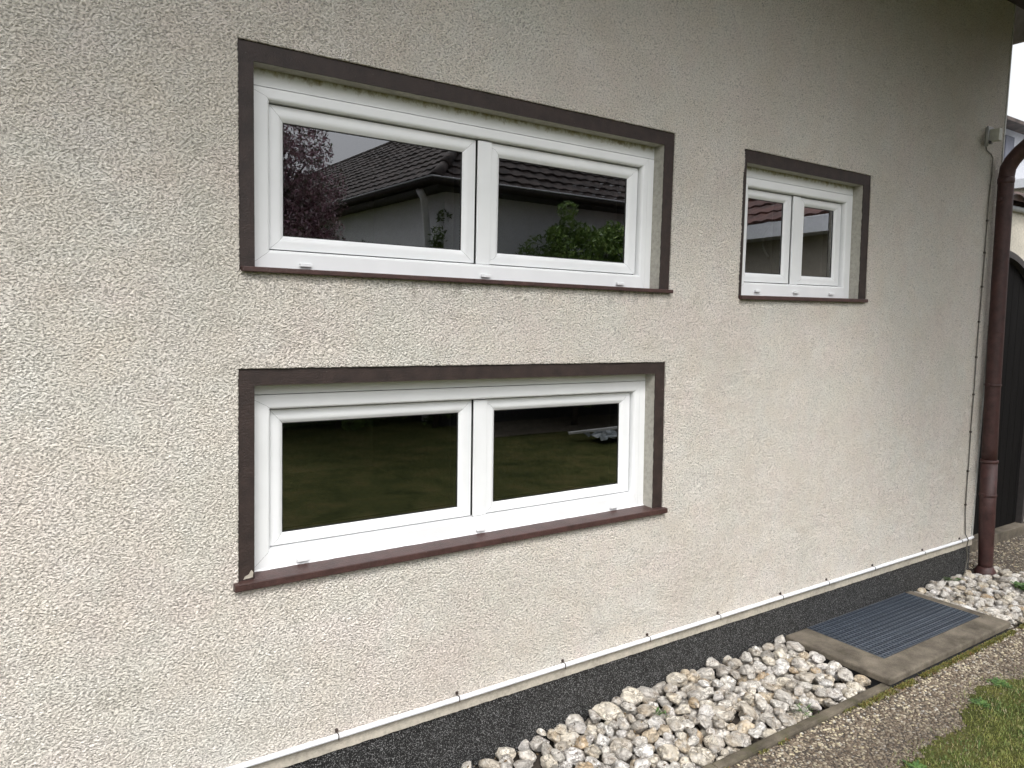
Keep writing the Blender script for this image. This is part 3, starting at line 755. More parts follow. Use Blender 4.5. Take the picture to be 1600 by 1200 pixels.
def build_window(W, label, group=None):
    root = empty('window', (0, 0, 0), parent=house, label=label)
    x0, x1, z0, z1 = W.nom; ix0, ix1, iz1 = W.inner
    zb = W.fbot
    # painted surround, sunk a few millimetres behind the roughcast
    bm = bmesh.new()
    T0, T1 = 0.0055, 0.020
    seg = 60
    def strip(ax, bx, az, bz, vertical):
        pass
    rs = random.Random(int(x0 * 100))
    for (a, b, c, d) in ((x0 - .004, ix0, W.sill[3] - .004, z1 + .004), (ix1, x1 + .004, W.sill[3] - .004, z1 + .004), (ix0, ix1, iz1, z1 + .004)):
        add_box(bm, a, b, T0, T1, c, d, W.f)
    bmesh.ops.remove_doubles(bm, verts=bm.verts, dist=.0002)
    bm_obj('surround', bm, M['trim'], root)
    # plastered reveal
    rv = bmesh.new()
    YB = .092
    jag = []
    n = 70
    def ragged(a, b, fixed_axis, face):
        for i in range(n + 1):
            pass
    # right cheek: brown paint laps raggedly on to it, so the plaster starts 2-5 mm in
    def cheek(xf, za, zb_, flip):
        rows = []
        for i in range(n + 1):
            z = za + (zb_ - za) * i / n
            yl = T0 + .004 + .0025 * noise.noise(Vector((z * 40, xf, 2))) + .0015 * noise.noise(Vector((z * 160, xf, 7)))
            rows.append([rv.verts.new(W.f(Vector((xf, yl, z)))), rv.verts.new(W.f(Vector((xf, YB, z))))])
        for p, q in zip(rows, rows[1:]): rv.faces.new((p[0], p[1], q[1], q[0]))
    cheek(ix1 - .0004, W.sill[3] - .004, iz1, 0); cheek(ix0 + .0004, W.sill[3] - .004, iz1, 1)
    rows = []
    for i in range(n + 1):
        xx = ix0 + .0004 + (ix1 - ix0 - .0008) * i / n
        yl = T0 + .004 + .0025 * noise.noise(Vector((xx * 40, 5, 2)))
        rows.append([rv.verts.new(W.f(Vector((xx, yl, iz1 - .0004)))), rv.verts.new(W.f(Vector((xx, YB, iz1 - .0004))))])
    for p, q in zip(rows, rows[1:]): rv.faces.new((p[0], p[1], q[1], q[0]))
    bm_obj('reveal', rv, M['reveal'], root)
    bp = bmesh.new(); add_box(bp, ix0 - .0, ix0 + .0003, T1 - .001, YB, W.sill[3], iz1, W.f); add_box(bp, ix1 - .0003, ix1, T1 - .001, YB, W.sill[3], iz1, W.f); bp.free()
    # widening profiles above and to the right, behind a fine joint
    lx, lz = W.line
    st = mat_pvc('stained_white_pvc', True, iz1 + GZ, (iz1 - lz)) if W.stain else M['pvc']
    win_box('head_profile', W, ix0 - .01, ix1 + .01, .0615, .095, lz + .0024, iz1 + .01, st, root)
    win_box('side_profile', W, lx + .0022, ix1 + .01, .0615, .095, zb, lz + .0008, M['pvc'], root)
    # outer frame, mitred
    fx0, fx1, fz0, fz1 = W.fin
    out = (ix0 - .012, lx, zb, lz)
    wd = (fx0 - out[0], lx - fx1, fz0 - zb, lz - fz1)
    prof = [(None, .085), (None, .0612), (9, .0612)]
    P_ = [(.30, .09), (.30, .0606)]
    wmin = min(wd)
    rnd_ = [(.0105, .0602), (.0075, .0606), (.0045, .0620), (.0020, .0645), (.0005, .0680), (0.0, .0730), (0.0, .0960)]
    # the first two points sit on each member's own outer edge
    mitred('frame', W, out, wd, [(1.0, .092), (1.0, .0602)] + rnd_, M['pvc'], root)
    # back plate behind the joints, so no light leaks through
    bk = bmesh.new()
    for (a, b, c, d) in ((ix0 - .012, fx0 + .02, zb, iz1), (fx1 - .02, ix1, zb, iz1), (fx0 + .02, fx1 - .02, zb, fz0 + .02), (fx0 + .02, fx1 - .02, fz1 - .02, iz1), (W.ast - .02, W.ast + .055, fz0 + .02, fz1 - .02)):
        add_box(bk, a, b, .1065, .112, c, d, W.f)
    bm_obj('frame_core', bk, M['gasket'], root)
    # sashes
    g = .0042
    sz0, sz1 = fz0 + g, fz1 - g
    for (a, b, (ga, gb)) in ((fx0 + g, W.ast - .0022, W.g1), (W.ast + .018, fx1 - g, W.g2)):
        gz0, gz1 = W.gz
        wd = (ga - a, b - gb, gz0 - sz0, sz1 - gz1)
        pr = [(1.0, .106), (1.0, .0862), (1.0, .0848), (.0225, .0840), (.0165, .0842), (.0120, .0853), (.0085, .0872), (.0050, .0900), (.0015, .0925), (0.0, .0945), (0.0, .0990)]
        sash = mitred('sash', W, (a, b, sz0, sz1), wd, pr, M['pvc'], root)
        mitred('gasket', W, (ga - .001, gb + .001, gz0 - .001, gz1 + .001), (.004,) * 4, [(.004, .0955), (.0012, .0955), (0, .0975), (0, .0985)], M['gasket'], root, 0)
        # double glazing: outer pane, spacer, inner pane, inner stile
        m_ = bmesh.new(); add_box(m_, ga - .002, gb + .002, .0982, .1022, gz0 - .002, gz1 + .002, W.f)
        gl = bm_obj('glass_pane', m_, M['glass'], root); gl.data.materials.append(M['clear'])
        for p in gl.data.polygons: p.material_index = 0 if p.normal.y < -.9 else 1
        sp = bmesh.new()
        for q in ((ga - .008, ga + .004, gz0 - .008, gz1 + .008), (gb - .004, gb + .008, gz0 - .008, gz1 + .008), (ga + .004, gb - .004, gz0 - .008, gz0 + .004), (ga + .004, gb - .004, gz1 - .004, gz1 + .008)):
            add_box(sp, q[0], q[1], .1026, .1186, q[2], q[3], W.f)
        bm_obj('spacer', sp, M['spacer'], root)
        ib = bmesh.new()
        for q in ((ga - .06, ga - .002, gz0 - .05, gz1 + .05), (gb + .002, gb + .06, gz0 - .05, gz1 + .05), (ga - .002, gb + .002, gz0 - .05, gz0 - .002), (ga - .002, gb + .002, gz1 + .002, gz1 + .05)):
            add_box(ib, q[0], q[1], .119, .150, q[2], q[3], W.f)
        bm_obj('inner_sash', ib, M['gasket'], root)
    # cover strip over the meeting stiles
    win_box('cover_strip', W, W.ast + .0035, W.ast + .0588, .0760, .0838, fz0 + .001, fz1 - .004, M['pvc'], root, .0022)
    win_box('strip_end_cap', W, W.ast + .004, W.ast + .050, .0775, .0838, fz0 - .0035, fz0 + .0005, M['gasket'], root)
    # drain covers
    zc_ = zb + (fz0 - zb) * (.5 if W is WL else .32)
    if W is WL: zc_ = fz0 - .043
    elif W is WU: zc_ = .1290
    else: zc_ = .1345
    for dx in W.caps:
        win_box('drain_cap', W, dx, dx + .036, .0485, .0600, zc_ - .0052, zc_ + .0052, M['pvc'], root, .0015)
    # sill
    s0, s1, sa, sb = W.sill
    sl = bmesh.new()
    vs_ = add_box(sl, s0, s1, -.0195, .068, sa, sb, None, .0022)
    for v in vs_:
        if v.co.y > .02 and v.co.z > (sa + sb) / 2: v.co.z += .0035
        v.co.z += .0016 * noise.noise(Vector((v.co.x * 3, 1, 1)))
        v.co = W.f(v.co)
    bm_obj('sill', sl, M['sill'], root)
    # silicone bead where frame and sill meet
    if W is WL:
        bd = bmesh.new(); n2 = 60
        prev = None
        for i in range(n2 + 1):
            xx = ix0 + .001 + (ix1 - ix0 - .002) * i / n2; w_ = .003 + .0022 * noise.noise(Vector((xx * 22, 0, 4)))
            cur = [bd.verts.new(W.f(Vector((xx, .0612, sb + .0050 + w_)))), bd.verts.new(W.f(Vector((xx, .0612 - w_ * 1.6, sb + .0030))))]
            if prev: bd.faces.new((prev[0], prev[1], cur[1], cur[0]))
            prev = cur
        bm_obj('sealant_bead', bd, M['pvc'], root)
    if W.handle:
        hx = 1.353 if W is WL else 3.055; hz = (W.gz[0] + W.gz[1]) / 2
        pts = [W.f(Vector((hx + .022 * (abs(t) ** 2), .165 + .02 * (1 - t * t), hz - .01 + .07 * t))) for t in [i / 6 - 1 for i in range(13)]]
        tube('handle', pts, .007, M['inside'], root, 10)
    return root
WU.caps = (.7592, 1.3906, 2.0126); WL.caps = (.7492, 1.3897, 2.0163); WR.caps = (2.850, 3.135, 3.420)
build_window(WU, 'wide upper white double window in a dark brown surround, reflecting roof and blossom tree')
build_window(WL, 'wide lower white double window in a dark brown surround, reflecting the lawn')
build_window(WR, 'small white double window in a dark brown surround nearest the house corner')
# chipped patch at the foot of the lower left jamb
ch = [(.575, -.7745), (.601, -.772), (.6035, -.758), (.598, -.750), (.590, -.762), (.579, -.767)]
cm = bmesh.new(); cv = [cm.verts.new((a, .0040, b + GZ)) for a, b in ch]; cb = [cm.verts.new((a, .0058, b + GZ)) for a, b in ch]
cm.faces.new(cv); [cm.faces.new((cv[i], cv[(i + 1) % 6], cb[(i + 1) % 6], cb[i])) for i in range(6)]
bm_obj('paint_chip', cm, M['band'], house)

# eaves: boarded soffit, fascia, gutter, verge board, roof
EZ = 3.45; OV = 1.15
nbd = 9
for i in range(nbd):
    y0 = -OV + (OV - .004) * i / nbd
    bm = bmesh.new(); add_box(bm, -4.3, 5.30, y0 + .002, y0 + (OV - .004) / nbd - .002, EZ, EZ + .018)
    bm_obj('soffit_board', bm, M['soffit'], house)
box('eaves_beam', -4.2, CX + .2, -.055, -.003, EZ - .03, EZ - .001, M['soffit'], house)
box('fascia', -4.3, 3.098, -OV - .03, -OV - .002, EZ - .05, EZ + .16, M['verge'], house)
box('verge_board', 5.302, 5.33, -OV - .03, 4.0, EZ - .16, EZ + .10, M['verge'], house)
rt = bmesh.new(); vv_ = [rt.verts.new(p) for p in ((-4.4, -OV - .09, EZ + .12), (5.4, -OV - .09, EZ + .12), (5.4, 4.2, EZ + 2.6), (-4.4, 4.2, EZ + 2.6), (-4.4, -OV - .09, EZ + .17), (5.4, -OV - .09, EZ + .17), (5.4, 4.2, EZ + 2.66), (-4.4, 4.2, EZ + 2.66))]
for q in ((0, 1, 2, 3), (4, 7, 6, 5), (0, 4, 5, 1), (1, 5, 6, 2), (2, 6, 7, 3), (3, 7, 4, 0)): rt.faces.new([vv_[i] for i in q])
bm_obj('roof', rt, M['tile'], house)
gv = []; gf = []
for i, xx in enumerate((-4.4, 3.08)):
    for k in range(9):
        a = PI + PI * k / 8; gv.append((xx, -OV - .10 + .065 * math.cos(a), EZ + .06 + .065 * math.sin(a)))
for k in range(8): gf.append((k, k + 1, 9 + k + 1, 9 + k))
gf.append(tuple(range(9)));  gf.append(tuple(range(9, 18)))
from_py('gutter', gv, gf, M['gutter'], house)

# canopy added out of view, deepening the shade at the wall's top right
PX, PO = 3.1, 2.3
for i in range(12):
    y0 = -PO + (PO - OV - .04) * i / 12
    bm = bmesh.new(); add_box(bm, PX + .03, 5.30, y0 + .002, y0 + (PO - OV - .04) / 12 - .002, EZ - .02, EZ - .002)
    bm_obj('soffit_board', bm, M['soffit'], house)  # these boards line the added shade canopy
box('shade_canopy_fascia', PX, 5.30, -PO - .03, -PO - .001, EZ - .07, EZ + .14, M['verge'], house)
box('shade_canopy_fascia', PX, PX + .028, -PO, -OV - .036, EZ - .07, EZ + .14, M['verge'], house)
box('shade_canopy_verge', 5.302, 5.33, -PO - .03, -OV - .032, EZ - .16, EZ + .10, M['verge'], house)
box('shade_canopy_roof', PX - .03, 5.36, -PO - .06, -OV - .04, EZ + .142, EZ + .20, M['tile'], house)

# ------------------------------------------------------------------ things fixed to the wall
con = empty('cable_conduit', (.6, -.012, .216), label='thin white conduit held by small clips along the bottom edge of the roughcast', cat='conduit')
cp = [(x, -.0125 + .0008 * noise.noise(Vector((x * 2, 0, 0))), .2165 + .0022 * noise.noise(Vector((x * 1.1, 3, 0)))) for x in [-1.0 + .1 * i for i in range(60)]]
cp += [(4.94, -.013, .217), (4.985, -.015, .219), (5.015, -.012, .219), (5.034, .004, .216), (5.038, .03, .214), (5.038, .2, .212)]
tube('conduit', cp, .0090, M['conduit'], con, 14)
for x in (-.9, -.45, 0, .42, .852, 1.288, 1.753, 2.200, 2.637, 3.088, 3.465, 3.891, 4.416, 4.86):
    bm = bmesh.new()
    add_box(bm, x - .0018, x + .0018, -.0235, -.0225, .208, .2265); add_box(bm, x - .0018, x + .0018, -.0227, -.0005, .2262, .2270)
    add_box(bm, x - .004, x + .004, -.007, .0, .2274, .236)
    bmesh.ops.create_icosphere(bm, subdivisions=1, radius=.0042, matrix=Matrix.Translation((x - .001, -.006, .236)))
    bm_obj('clip', bm, M['clip'], con)

cab = empty('wall_cable', (4.9, -.008, 1.0), label='thin grey cable clipped upright to the roughcast beside the downpipe', cat='cable')
cz = [2.575, 2.56, 2.545, 2.535, 2.52, 2.48, 2.4]
pts = [(4.765, -.018, 2.575), (4.80, -.012, 2.550), (4.865, -.008, 2.538), (4.893, -.007, 2.520), (4.898, -.006, 2.49), (4.896, -.006, 2.40)]
zz = 2.3
while zz > .3:
    pts.append((4.888 + .008 * noise.noise(Vector((zz * 3, 0, 0))) + (.03 * max(0, (1.1 - zz)) ** 1.3), -.006, zz)); zz -= .08
pts += [(4.925, -.008, .25), (4.928, -.026, .219), (4.938, -.016, .17), (4.955, -.014, .12), (4.960, -.016, .09), (4.940, -.02, .055), (4.925, -.024, .02), (4.918, -.03, -.03)]
tube('cable', pts, .0035, M['cable'], cab, 8)
for z in (2.157, 1.969, 1.768, 1.559, 1.347, 1.121, .892, .649, .439):
    xx = min(pts, key=lambda p: abs(p[2] - z))[0]
    box('clip', xx - .007, xx + .007, -.0105, -.001, z - .005, z + .005, M['clip'], cab)

jb = empty('sensor_box', (4.95, -.03, 2.655), label='small pale plastic sensor box under the eaves near the house corner', cat='sensor')
box('housing', 4.818, 4.862, -.064, -.010, 2.604, 2.672, M['box'], jb, .003)
box('mounting_plate', 4.800, 4.870, -.0098, -.0016, 2.596, 2.690, M['frosted'], jb, .002)
tube('bracket', [(4.755, -.026, 2.565), (4.755, -.026, 2.62), (4.755, -.026, 2.67)], .010, M['frosted'], jb, 12)
box('cable_gland', 4.757, 4.817, -.028, -.014, 2.590, 2.603, M['gasket'], jb, .002)

dp = empty('downpipe', (5.05, -.075, -.02), label='brown painted rain downpipe with a swan neck at the corner of the house', cat='downpipe')
def px(z): return float(np.interp(z, [0, .7, 1.3, 2.5], [5.104, 5.036, 4.992, 4.950]))
yp = -.062
neck = [(px(1.15), yp, 1.15), (px(1.8), yp, 1.8), (px(2.38), yp, 2.41), (px(2.44), yp - .006, 2.460), (px(2.48), yp - .028, 2.502), (px(2.52), yp - .065, 2.545)]
for i in range(1, 9): neck.append((px(2.52), yp - .065 - .112 * i, 2.545 + .094 * i))
neck += [(px(2.52), -1.20, 3.36), (px(2.52), -1.40, 3.40), (px(2.52), -2.02, 3.43)]
tube('pipe', [(px(.70), yp, .70), (px(.8), yp, .8), (px(.95), yp, .95)] + neck, .0425, M['pipe'], dp, 36)
tube('standpipe', [(px(.02), yp, .03), (px(.05), yp, .06), (px(.35), yp, .35), (px(.705), yp, .705)], .046, M['pipe'], dp, 36, radii=[.041, .041, .0445, .0465])
for z, r, h in ((.708, .0500, .010), (.495, .0490, .008), (1.18, .0462, .006), (2.39, .0450, .018), (1.50, .0436, .003)):
    tube('collar', [(px(z), yp, z - h), (px(z), yp, z - h * .6), (px(z), yp, z + h * .6), (px(z), yp, z + h)], r, M['pipe'], dp, 36, radii=[r * .965, r, r, r * .965])
tube('foot_flange', [(px(0), yp, -.03), (px(0), yp, .0), (px(0), yp, .018), (px(0), yp, .036)], .07, M['pipe'], dp, 32, radii=[.062, .061, .050, .042])
for z in (.495, 1.18, 2.28):
    box('wall_bracket', px(z) - .058, px(z) - .040, yp - .004, yp + .012, z - .010, z + .010, M['pipe'], dp, .002)

# ------------------------------------------------------------------ gate wall and neighbours beyond the corner
gw = empty('yard_wall', (5.8, .3, 0), label='cream yard wall with a tiled coping behind the downpipe', cat='wall')
xc, rr, zc = 5.79, .90, 1.17
def arch(r, x): return zc + math.sqrt(max(0, r * r - (x - xc) ** 2))
X0, X1, TOP = 5.075, 6.505, 2.355
bm = bmesh.new()
def slab_xz(bm, pts, y0, y1):
    a = [bm.verts.new((p[0], y0, p[1])) for p in pts]; b = [bm.verts.new((p[0], y1, p[1])) for p in pts]
    bm.faces.new(a); bm.faces.new(b[::-1])
    for i in range(len(pts)): bm.faces.new((a[i], a[(i + 1) % len(pts)], b[(i + 1) % len(pts)], b[i]))
slab_xz(bm, [(CX, -.1), (X0, -.1), (X0, TOP), (CX, TOP)], .283, .48)
slab_xz(bm, [(X1, -.1), (8.2, -.1), (8.2, TOP), (X1, TOP)], .283, .48)
k = 24; xs = [X0 + (X1 - X0) * i / k for i in range(k + 1)]
for a, b in zip(xs, xs[1:]): slab_xz(bm, [(a, arch(rr, a)), (b, arch(rr, b)), (b, TOP), (a, TOP)], .283, .48)
bmesh.ops.remove_doubles(bm, verts=bm.verts, dist=.0005)
bm_obj('wall_body', bm, M['cream_wall'], gw)
tile_me = None
for i in range(15):
    x = 5.05 + .21 * i
    if tile_me is None:
        V = []; F = []; n = 10
        for j, (y, z) in enumerate(((.20, 2.385), (.38, 2.47), (.56, 2.385))):
            for q in range(n + 1):
                a = PI * q / n; V.append((.105 - .105 * math.cos(a), y, z + .045 * math.sin(a)))
        for j in range(2):
            for q in range(n): F.append((j * (n + 1) + q, j * (n + 1) + q + 1, (j + 1) * (n + 1) + q + 1, (j + 1) * (n + 1) + q))
        F.append(tuple(range(n + 1)))
        o = from_py('tile', V, F, M['tile_dark'], gw, smooth=True); tile_me = o.data
    else: o = bpy.data.objects.new('tile', tile_me); link(o, gw)
    o.location = Vector((x, 0, 0)) - gw.location
tube('rain_gutter', [(5.04, .262, 2.352), (8.2, .262, 2.352)], .018, M['fascia'], gw, 12)
gt = empty('arched_gate', (5.79, .3, 0), label='dark wooden plank gate with an arched top behind the downpipe', cat='gate')
bm = bmesh.new()
for a, b in zip(xs, xs[1:]):
    slab_xz(bm, [(a, arch(rr - .045, a)), (b, arch(rr - .045, b)), (b, arch(rr, b) - .001), (a, arch(rr, a) - .001)], .27, .33)
add_box(bm, X0 + .001, X0 + .04, .27, .33, .0, arch(rr - .045, X0)); add_box(bm, X1 - .04, X1 - .001, .27, .33, .0, arch(rr - .045, X1))
bm_obj('gate_frame', bm, M['gate_frame'], gt)
x = X0 + .041
while x < X1 - .06:
    b = min(x + .108, X1 - .041)
    bm = bmesh.new(); slab_xz(bm, [(x + .002, .034), (b - .002, .034), (b - .002, arch(rr - .05, b)), (x + .002, arch(rr - .05, x))], .312, .336)
    bm_obj('plank', bm, M['gate'], gt); x = b
box('threshold', X0 + .001, 6.9, .235, .34, -.06, .032, M['slab'], gt, .004)

nh = empty('neighbour_house', (13, 5, 0), label='grey gabled neighbour house with brown tiles seen past the house corner', cat='house')
box('wall', 10.6, 18, 2.52, 9, -.1, 4.10, M['grey_wall'], nh)
box('window', 10.92, 11.16, 2.49, 2.518, 3.45, 4.0, M['shutter'], nh)
for i, z in enumerate((4.09, 4.15, 4.215)):
    box('tile', 10.4, 18.2, 2.30 + .12 * i, 2.52 + .12 * i, z, z + .042, M['tile'], nh)
V = [(10.4, 2.6, 4.25), (18.2, 2.6, 4.25), (18.2, 5.8, 6.0), (10.4, 5.8, 6.0), (18.2, 9, 4.25), (10.4, 9, 4.25)]
from_py('roof', V, [(0, 1, 2, 3), (3, 2, 4, 5)], M['tile'], nh)
ga = empty('white_garage', (11, 1.8, 0), label='low cream garage behind the tiled yard wall', cat='garage')
box('wall', 10.7, 17, 1.6, 2.40, -.1, 3.25, M['cream_wall'], ga); box('roof_edge', 10.6, 17.1, 1.5, 2.45, 3.252, 3.36, M['fascia'], ga)

# ------------------------------------------------------------------ garden side, seen in the panes
def leaves(name, clumps, per, size, mat, parent, seed, kind=None, elong=1.6, **kw):
    rs = np.random.RandomState(seed); V = []; n = 0
    for (c, r) in clumps:
        m = int(per); d = rs.normal(size=(m, 3)); d /= np.linalg.norm(d, axis=1)[:, None]
        p = np.array(c) + d * np.array(r) * rs.uniform(.55, 1.0, (m, 1)) ** .6
        a = rs.normal(size=(m, 3)); a /= np.linalg.norm(a, axis=1)[:, None]; b = np.cross(a, rs.normal(size=(m, 3))); b /= np.linalg.norm(b, axis=1)[:, None]
        s = size * rs.uniform(.6, 1.3, (m, 1))
        V.append(np.stack([p - a * s * elong, p + b * s * .5, p + a * s * elong, p - b * s * .5], 1).reshape(-1, 3)); n += m
    V = np.concatenate(V); F = np.arange(4 * n).reshape(-1, 4)
    me = bpy.data.meshes.new(name); me.from_pydata(V.tolist(), [], F.tolist()); me.materials.append(mat)
    o = bpy.data.objects.new(name, me); link(o, parent, kind=kind, **kw)
    if parent is not None: o.location = -parent.location
    return o
def tree(name, label, cat, base, th, crown_c, crown_r, nclump, per, size, mat, seed, group=None):
    rs = random.Random(seed); t = empty(name, base, label=label, cat=cat, group=group)
    b = Vector(base); c = Vector(crown_c)
    tube('trunk', [b, b + (c - b) * .5 + Vector((.04, .03, 0)), c], .05, M['bark'], t, 10, radii=[th, th * .75, th * .4])
    cl = []
    for i in range(nclump):
        d = Vector((rs.gauss(0, 1), rs.gauss(0, 1), rs.gauss(0, 1))).normalized() * rs.uniform(.35, .95)
        p = c + Vector((d.x * crown_r[0], d.y * crown_r[1], d.z * crown_r[2])); q = rs.uniform(.22, .38) * min(crown_r)
        cl.append((p[:], (q, q, q * .8)))
        if i % 4 == 0: tube('limb', [c * .6 + b * .4, (c + p) / 2, p], .02, M['bark'], t, 6, radii=[th * .5, th * .3, th * .12])
    leaves('crown', cl, per, size, mat, t, seed)
    return t
tree('blossom_tree', 'pink flowering tree on the lawn reflected in the upper window', 'tree', (2.75, -6.9, -.04), .09, (2.78, -7.0, 2.5), (.95, .8, 1.9), 210, 270, .018, M['blossom'], 5)
tree('garden_shrub', 'bright green bushy shrub before the white house in the garden', 'shrub', (6.9, -6.0, -.04), .05, (6.95, -6.0, 1.65), (1.05, .6, 1.5), 260, 150, .024, M['bush'], 6)
tree('garden_shrub', 'small dark shrub at the corner of the white garden house', 'shrub', (5.0, -6.7, -.04), .04, (5.08, -6.75, 1.35), (.50, .35, 1.6), 90, 60, .026, M['leaf'], 8)
tree('garden_shrub', 'low green shrub under the blossom tree', 'shrub', (3.8, -7.2, -.04), .04, (3.8, -7.2, 1.2), (.75, .45, 1.55), 100, 90, .026, M['leaf'], 9)
hd = empty('hedge', (1, -8, 0), label='dark evergreen hedge along the far side of the lawn', cat='hedge')
rs_ = random.Random(31); cl = []
for i in range(150):
    cl.append(((rs_.uniform(-5, 5.0), rs_.uniform(-8.1, -7.4), rs_.uniform(.1, 1.7)), (.42, .38, .4)))
leaves('leaves', cl, 150, .045, M['hedge'], hd, 77)
box('hedge_core', -5.2, 5.0, -8.0, -7.6, -.04, 1.6, M['hedge'], hd)
ft = []  # tree belt added to cut low sky light under the eaves
rs_ = random.Random(77)
for i in range(420):
    a = rs_.uniform(0, 2 * PI); R_ = rs_.uniform(26, 32)
    if math.cos(a) > 0.15 and math.sin(a) > -0.5: continue
    ft.append(((R_ * math.cos(a) + 4, R_ * math.sin(a) - 2, rs_.uniform(.5, 3.9)), (2.0, 2.0, 1.5)))
leaves('sky_block_trees', ft, 70, .34, M['hedge'], None, 5, kind='stuff', label='unseen belt of dark trees added round the gardens to block low sky')
# white house opposite: corner at (5.3,-6.95), eaves at 3.25 m, roof hipped at the corner
wh = empty('garden_house', (8, -12, 0), label='white garden house with a brown hipped tile roof reflected in the panes', cat='house')
EX, EY, EH = 4.75, -6.35, 3.23
box('wall', EX + .38, 11.6, -19, EY - .40, -.1, EH - .06, M['white_wall'], wh)
box('soffit', EX + .02, 12.1, -19.3, EY - .02, EH - .055, EH - .005, M['soffit'], wh)
box('base_course', EX + .37, 11.61, -19.01, EY - .39, -.1, .22, M['plinth'], wh)
def roof_face(p0, p1, up_v, rows, clip, parent):
    """p0->p1 along the eave, up_v one course up the slope; clip(u metres, row) -> inside"""
    e = Vector(p1) - Vector(p0); Ln = e.length; e.normalize(); up_v = Vector(up_v); nrm = e.cross(up_v).normalized()
    if nrm.z < 0: nrm = -nrm
    V = []; F = []; st = .05; n = int(Ln / st)
    for r in range(rows):
        lo, hi = clip(r)
        row = []
        for i in range(n + 1):
            u = i * st
            if u < lo or u > Ln - hi: continue
            w_ = .010 * math.sin(u / .22 * 2 * PI) + .005 * noise.cell(Vector((u / .22 + .25, r * 1.0 + .5, 7.0)))
            a = Vector(p0) + e * u + up_v * r + nrm * (.028 + w_); b = Vector(p0) + e * u + up_v * (r + 1.0) + nrm * (.004 + w_); c = Vector(p0) + e * u + up_v * r - nrm * .0
            k0 = len(V); V += [a, b, c]
            if row: j = row[-1]; F += [(j, k0, k0 + 1, j + 1), (j + 2, k0 + 2, k0, j)]
            row.append(k0)
    return from_py('roof_tiles', V, F, M['tile'], parent, kind='stuff')
sl = .78; cs = .165; nr = 15
roof_face((EX, -19.3, EH), (EX, EY, EH), (cs, 0, cs * sl), nr, lambda r: (0, (r + .6) * cs), wh)
roof_face((EX, EY, EH), (12.2, EY, EH), (0, -cs, cs * sl), nr, lambda r: ((r + .6) * cs, 0.0), wh)
box('roof_deck', EX + 2.3, 12.2, -19.3, EY - 2.3, EH + 1.6, EH + 1.86, M['tile'], wh)
for i in range(8):
    c2 = .31; p = Vector((EX + c2 * i, EY - c2 * i, EH + c2 * sl * i + .02)); q = p + Vector((c2, -c2, c2 * sl)) * 1.1
    tube('ridge_tile', [p, q], .10, M['tile'], wh, 10, radii=[.085, .065])
tube('gutter', [(EX - .04, -19.3, EH + .0), (EX - .04, EY + .04, EH)], .045, M['soffit'], wh, 10)
tube('gutter_rim', [(EX - .085, -19.3, EH + .035), (EX - .085, EY + .085, EH + .035)], .011, M['fascia'], wh, 10)
tube('gutter', [(EX - .04, EY + .04, EH), (12.2, EY + .04, EH)], .045, M['soffit'], wh, 10)
tube('gutter_rim', [(EX - .085, EY + .085, EH + .035), (12.2, EY + .085, EH + .035)], .011, M['fascia'], wh, 10)
tube('rain_pipe', [(EX + .02, EY - .45, EH - .06), (EX + .12, EY - .50, EH - .18), (EX + .28, EY - .70, EH - .60), (EX + .31, EY - .75, EH - .8), (EX + .31, EY - .75, 0)], .05, M['conduit'], wh, 12)
# red roofed garage nearer, at the right of the garden
rg = empty('garden_garage', (9, -4, 0), label='tan garage with a white fascia and red tiled roof on the garden side', cat='garage')
V = [(7.95, -2.0), (8.9, -7.2), (16, -7.2), (16, -2.0)]
def prism(name, pts, z0, z1, mat, parent):
    n = len(pts); vs = [(p[0], p[1], z0) for p in pts] + [(p[0], p[1], z1) for p in pts]
    return from_py(name, vs, [tuple(range(n))[::-1], tuple(range(n, 2 * n))] + [(i, (i + 1) % n, n + (i + 1) % n, n + i) for i in range(n)], mat, parent)
prism('wall', V, -.1, 2.56, M['tan_wall'], rg)
prism('fascia', [(7.62, -1.7), (8.62, -7.4), (16, -7.4), (16, -1.7)], 2.562, 2.74, M['fascia'], rg)
roof_face((8.62, -7.4, 2.75), (7.62, -1.7, 2.75), (.29, .05, .16), 9, lambda r: (0, 0), rg)
for o in rg.children:
    if o.name.startswith('roof_tiles'): o.data.materials[0] = M['tile_red']
# clutter lying on the paving before the white house
sheet('garden_paving', 5.2, 8.0, -6.9, -5.6, -.030, M['edging'], kind='structure')
ps = []; pf = []; rs_ = random.Random(8); n = 9
for i in range(n):
    for j in range(n): ps.append((6.15 + i * .065 + rs_.uniform(-.03, .03), -4.95 + j * .05 + rs_.uniform(-.03, .03), .02 + max(0, rs_.gauss(.03, .03))))
pf = [(i * n + j, i * n + j + 1, (i + 1) * n + j + 1, (i + 1) * n + j) for i in range(n - 1) for j in range(n - 1)]
from_py('plastic_sheet', ps, pf, M['sheet'], label='crumpled clear plastic sheet lying before the white garden house', cat='sheet')
box('board', -.45, .45, -.04, .04, -.012, .012, M['plank'], label='narrow pale board lying across the crumpled plastic sheet', cat='board')
bo = bpy.data.objects['board']; bo.location = (6.35, -4.75, .12); bo.rotation_euler = (0, -.12, .5)

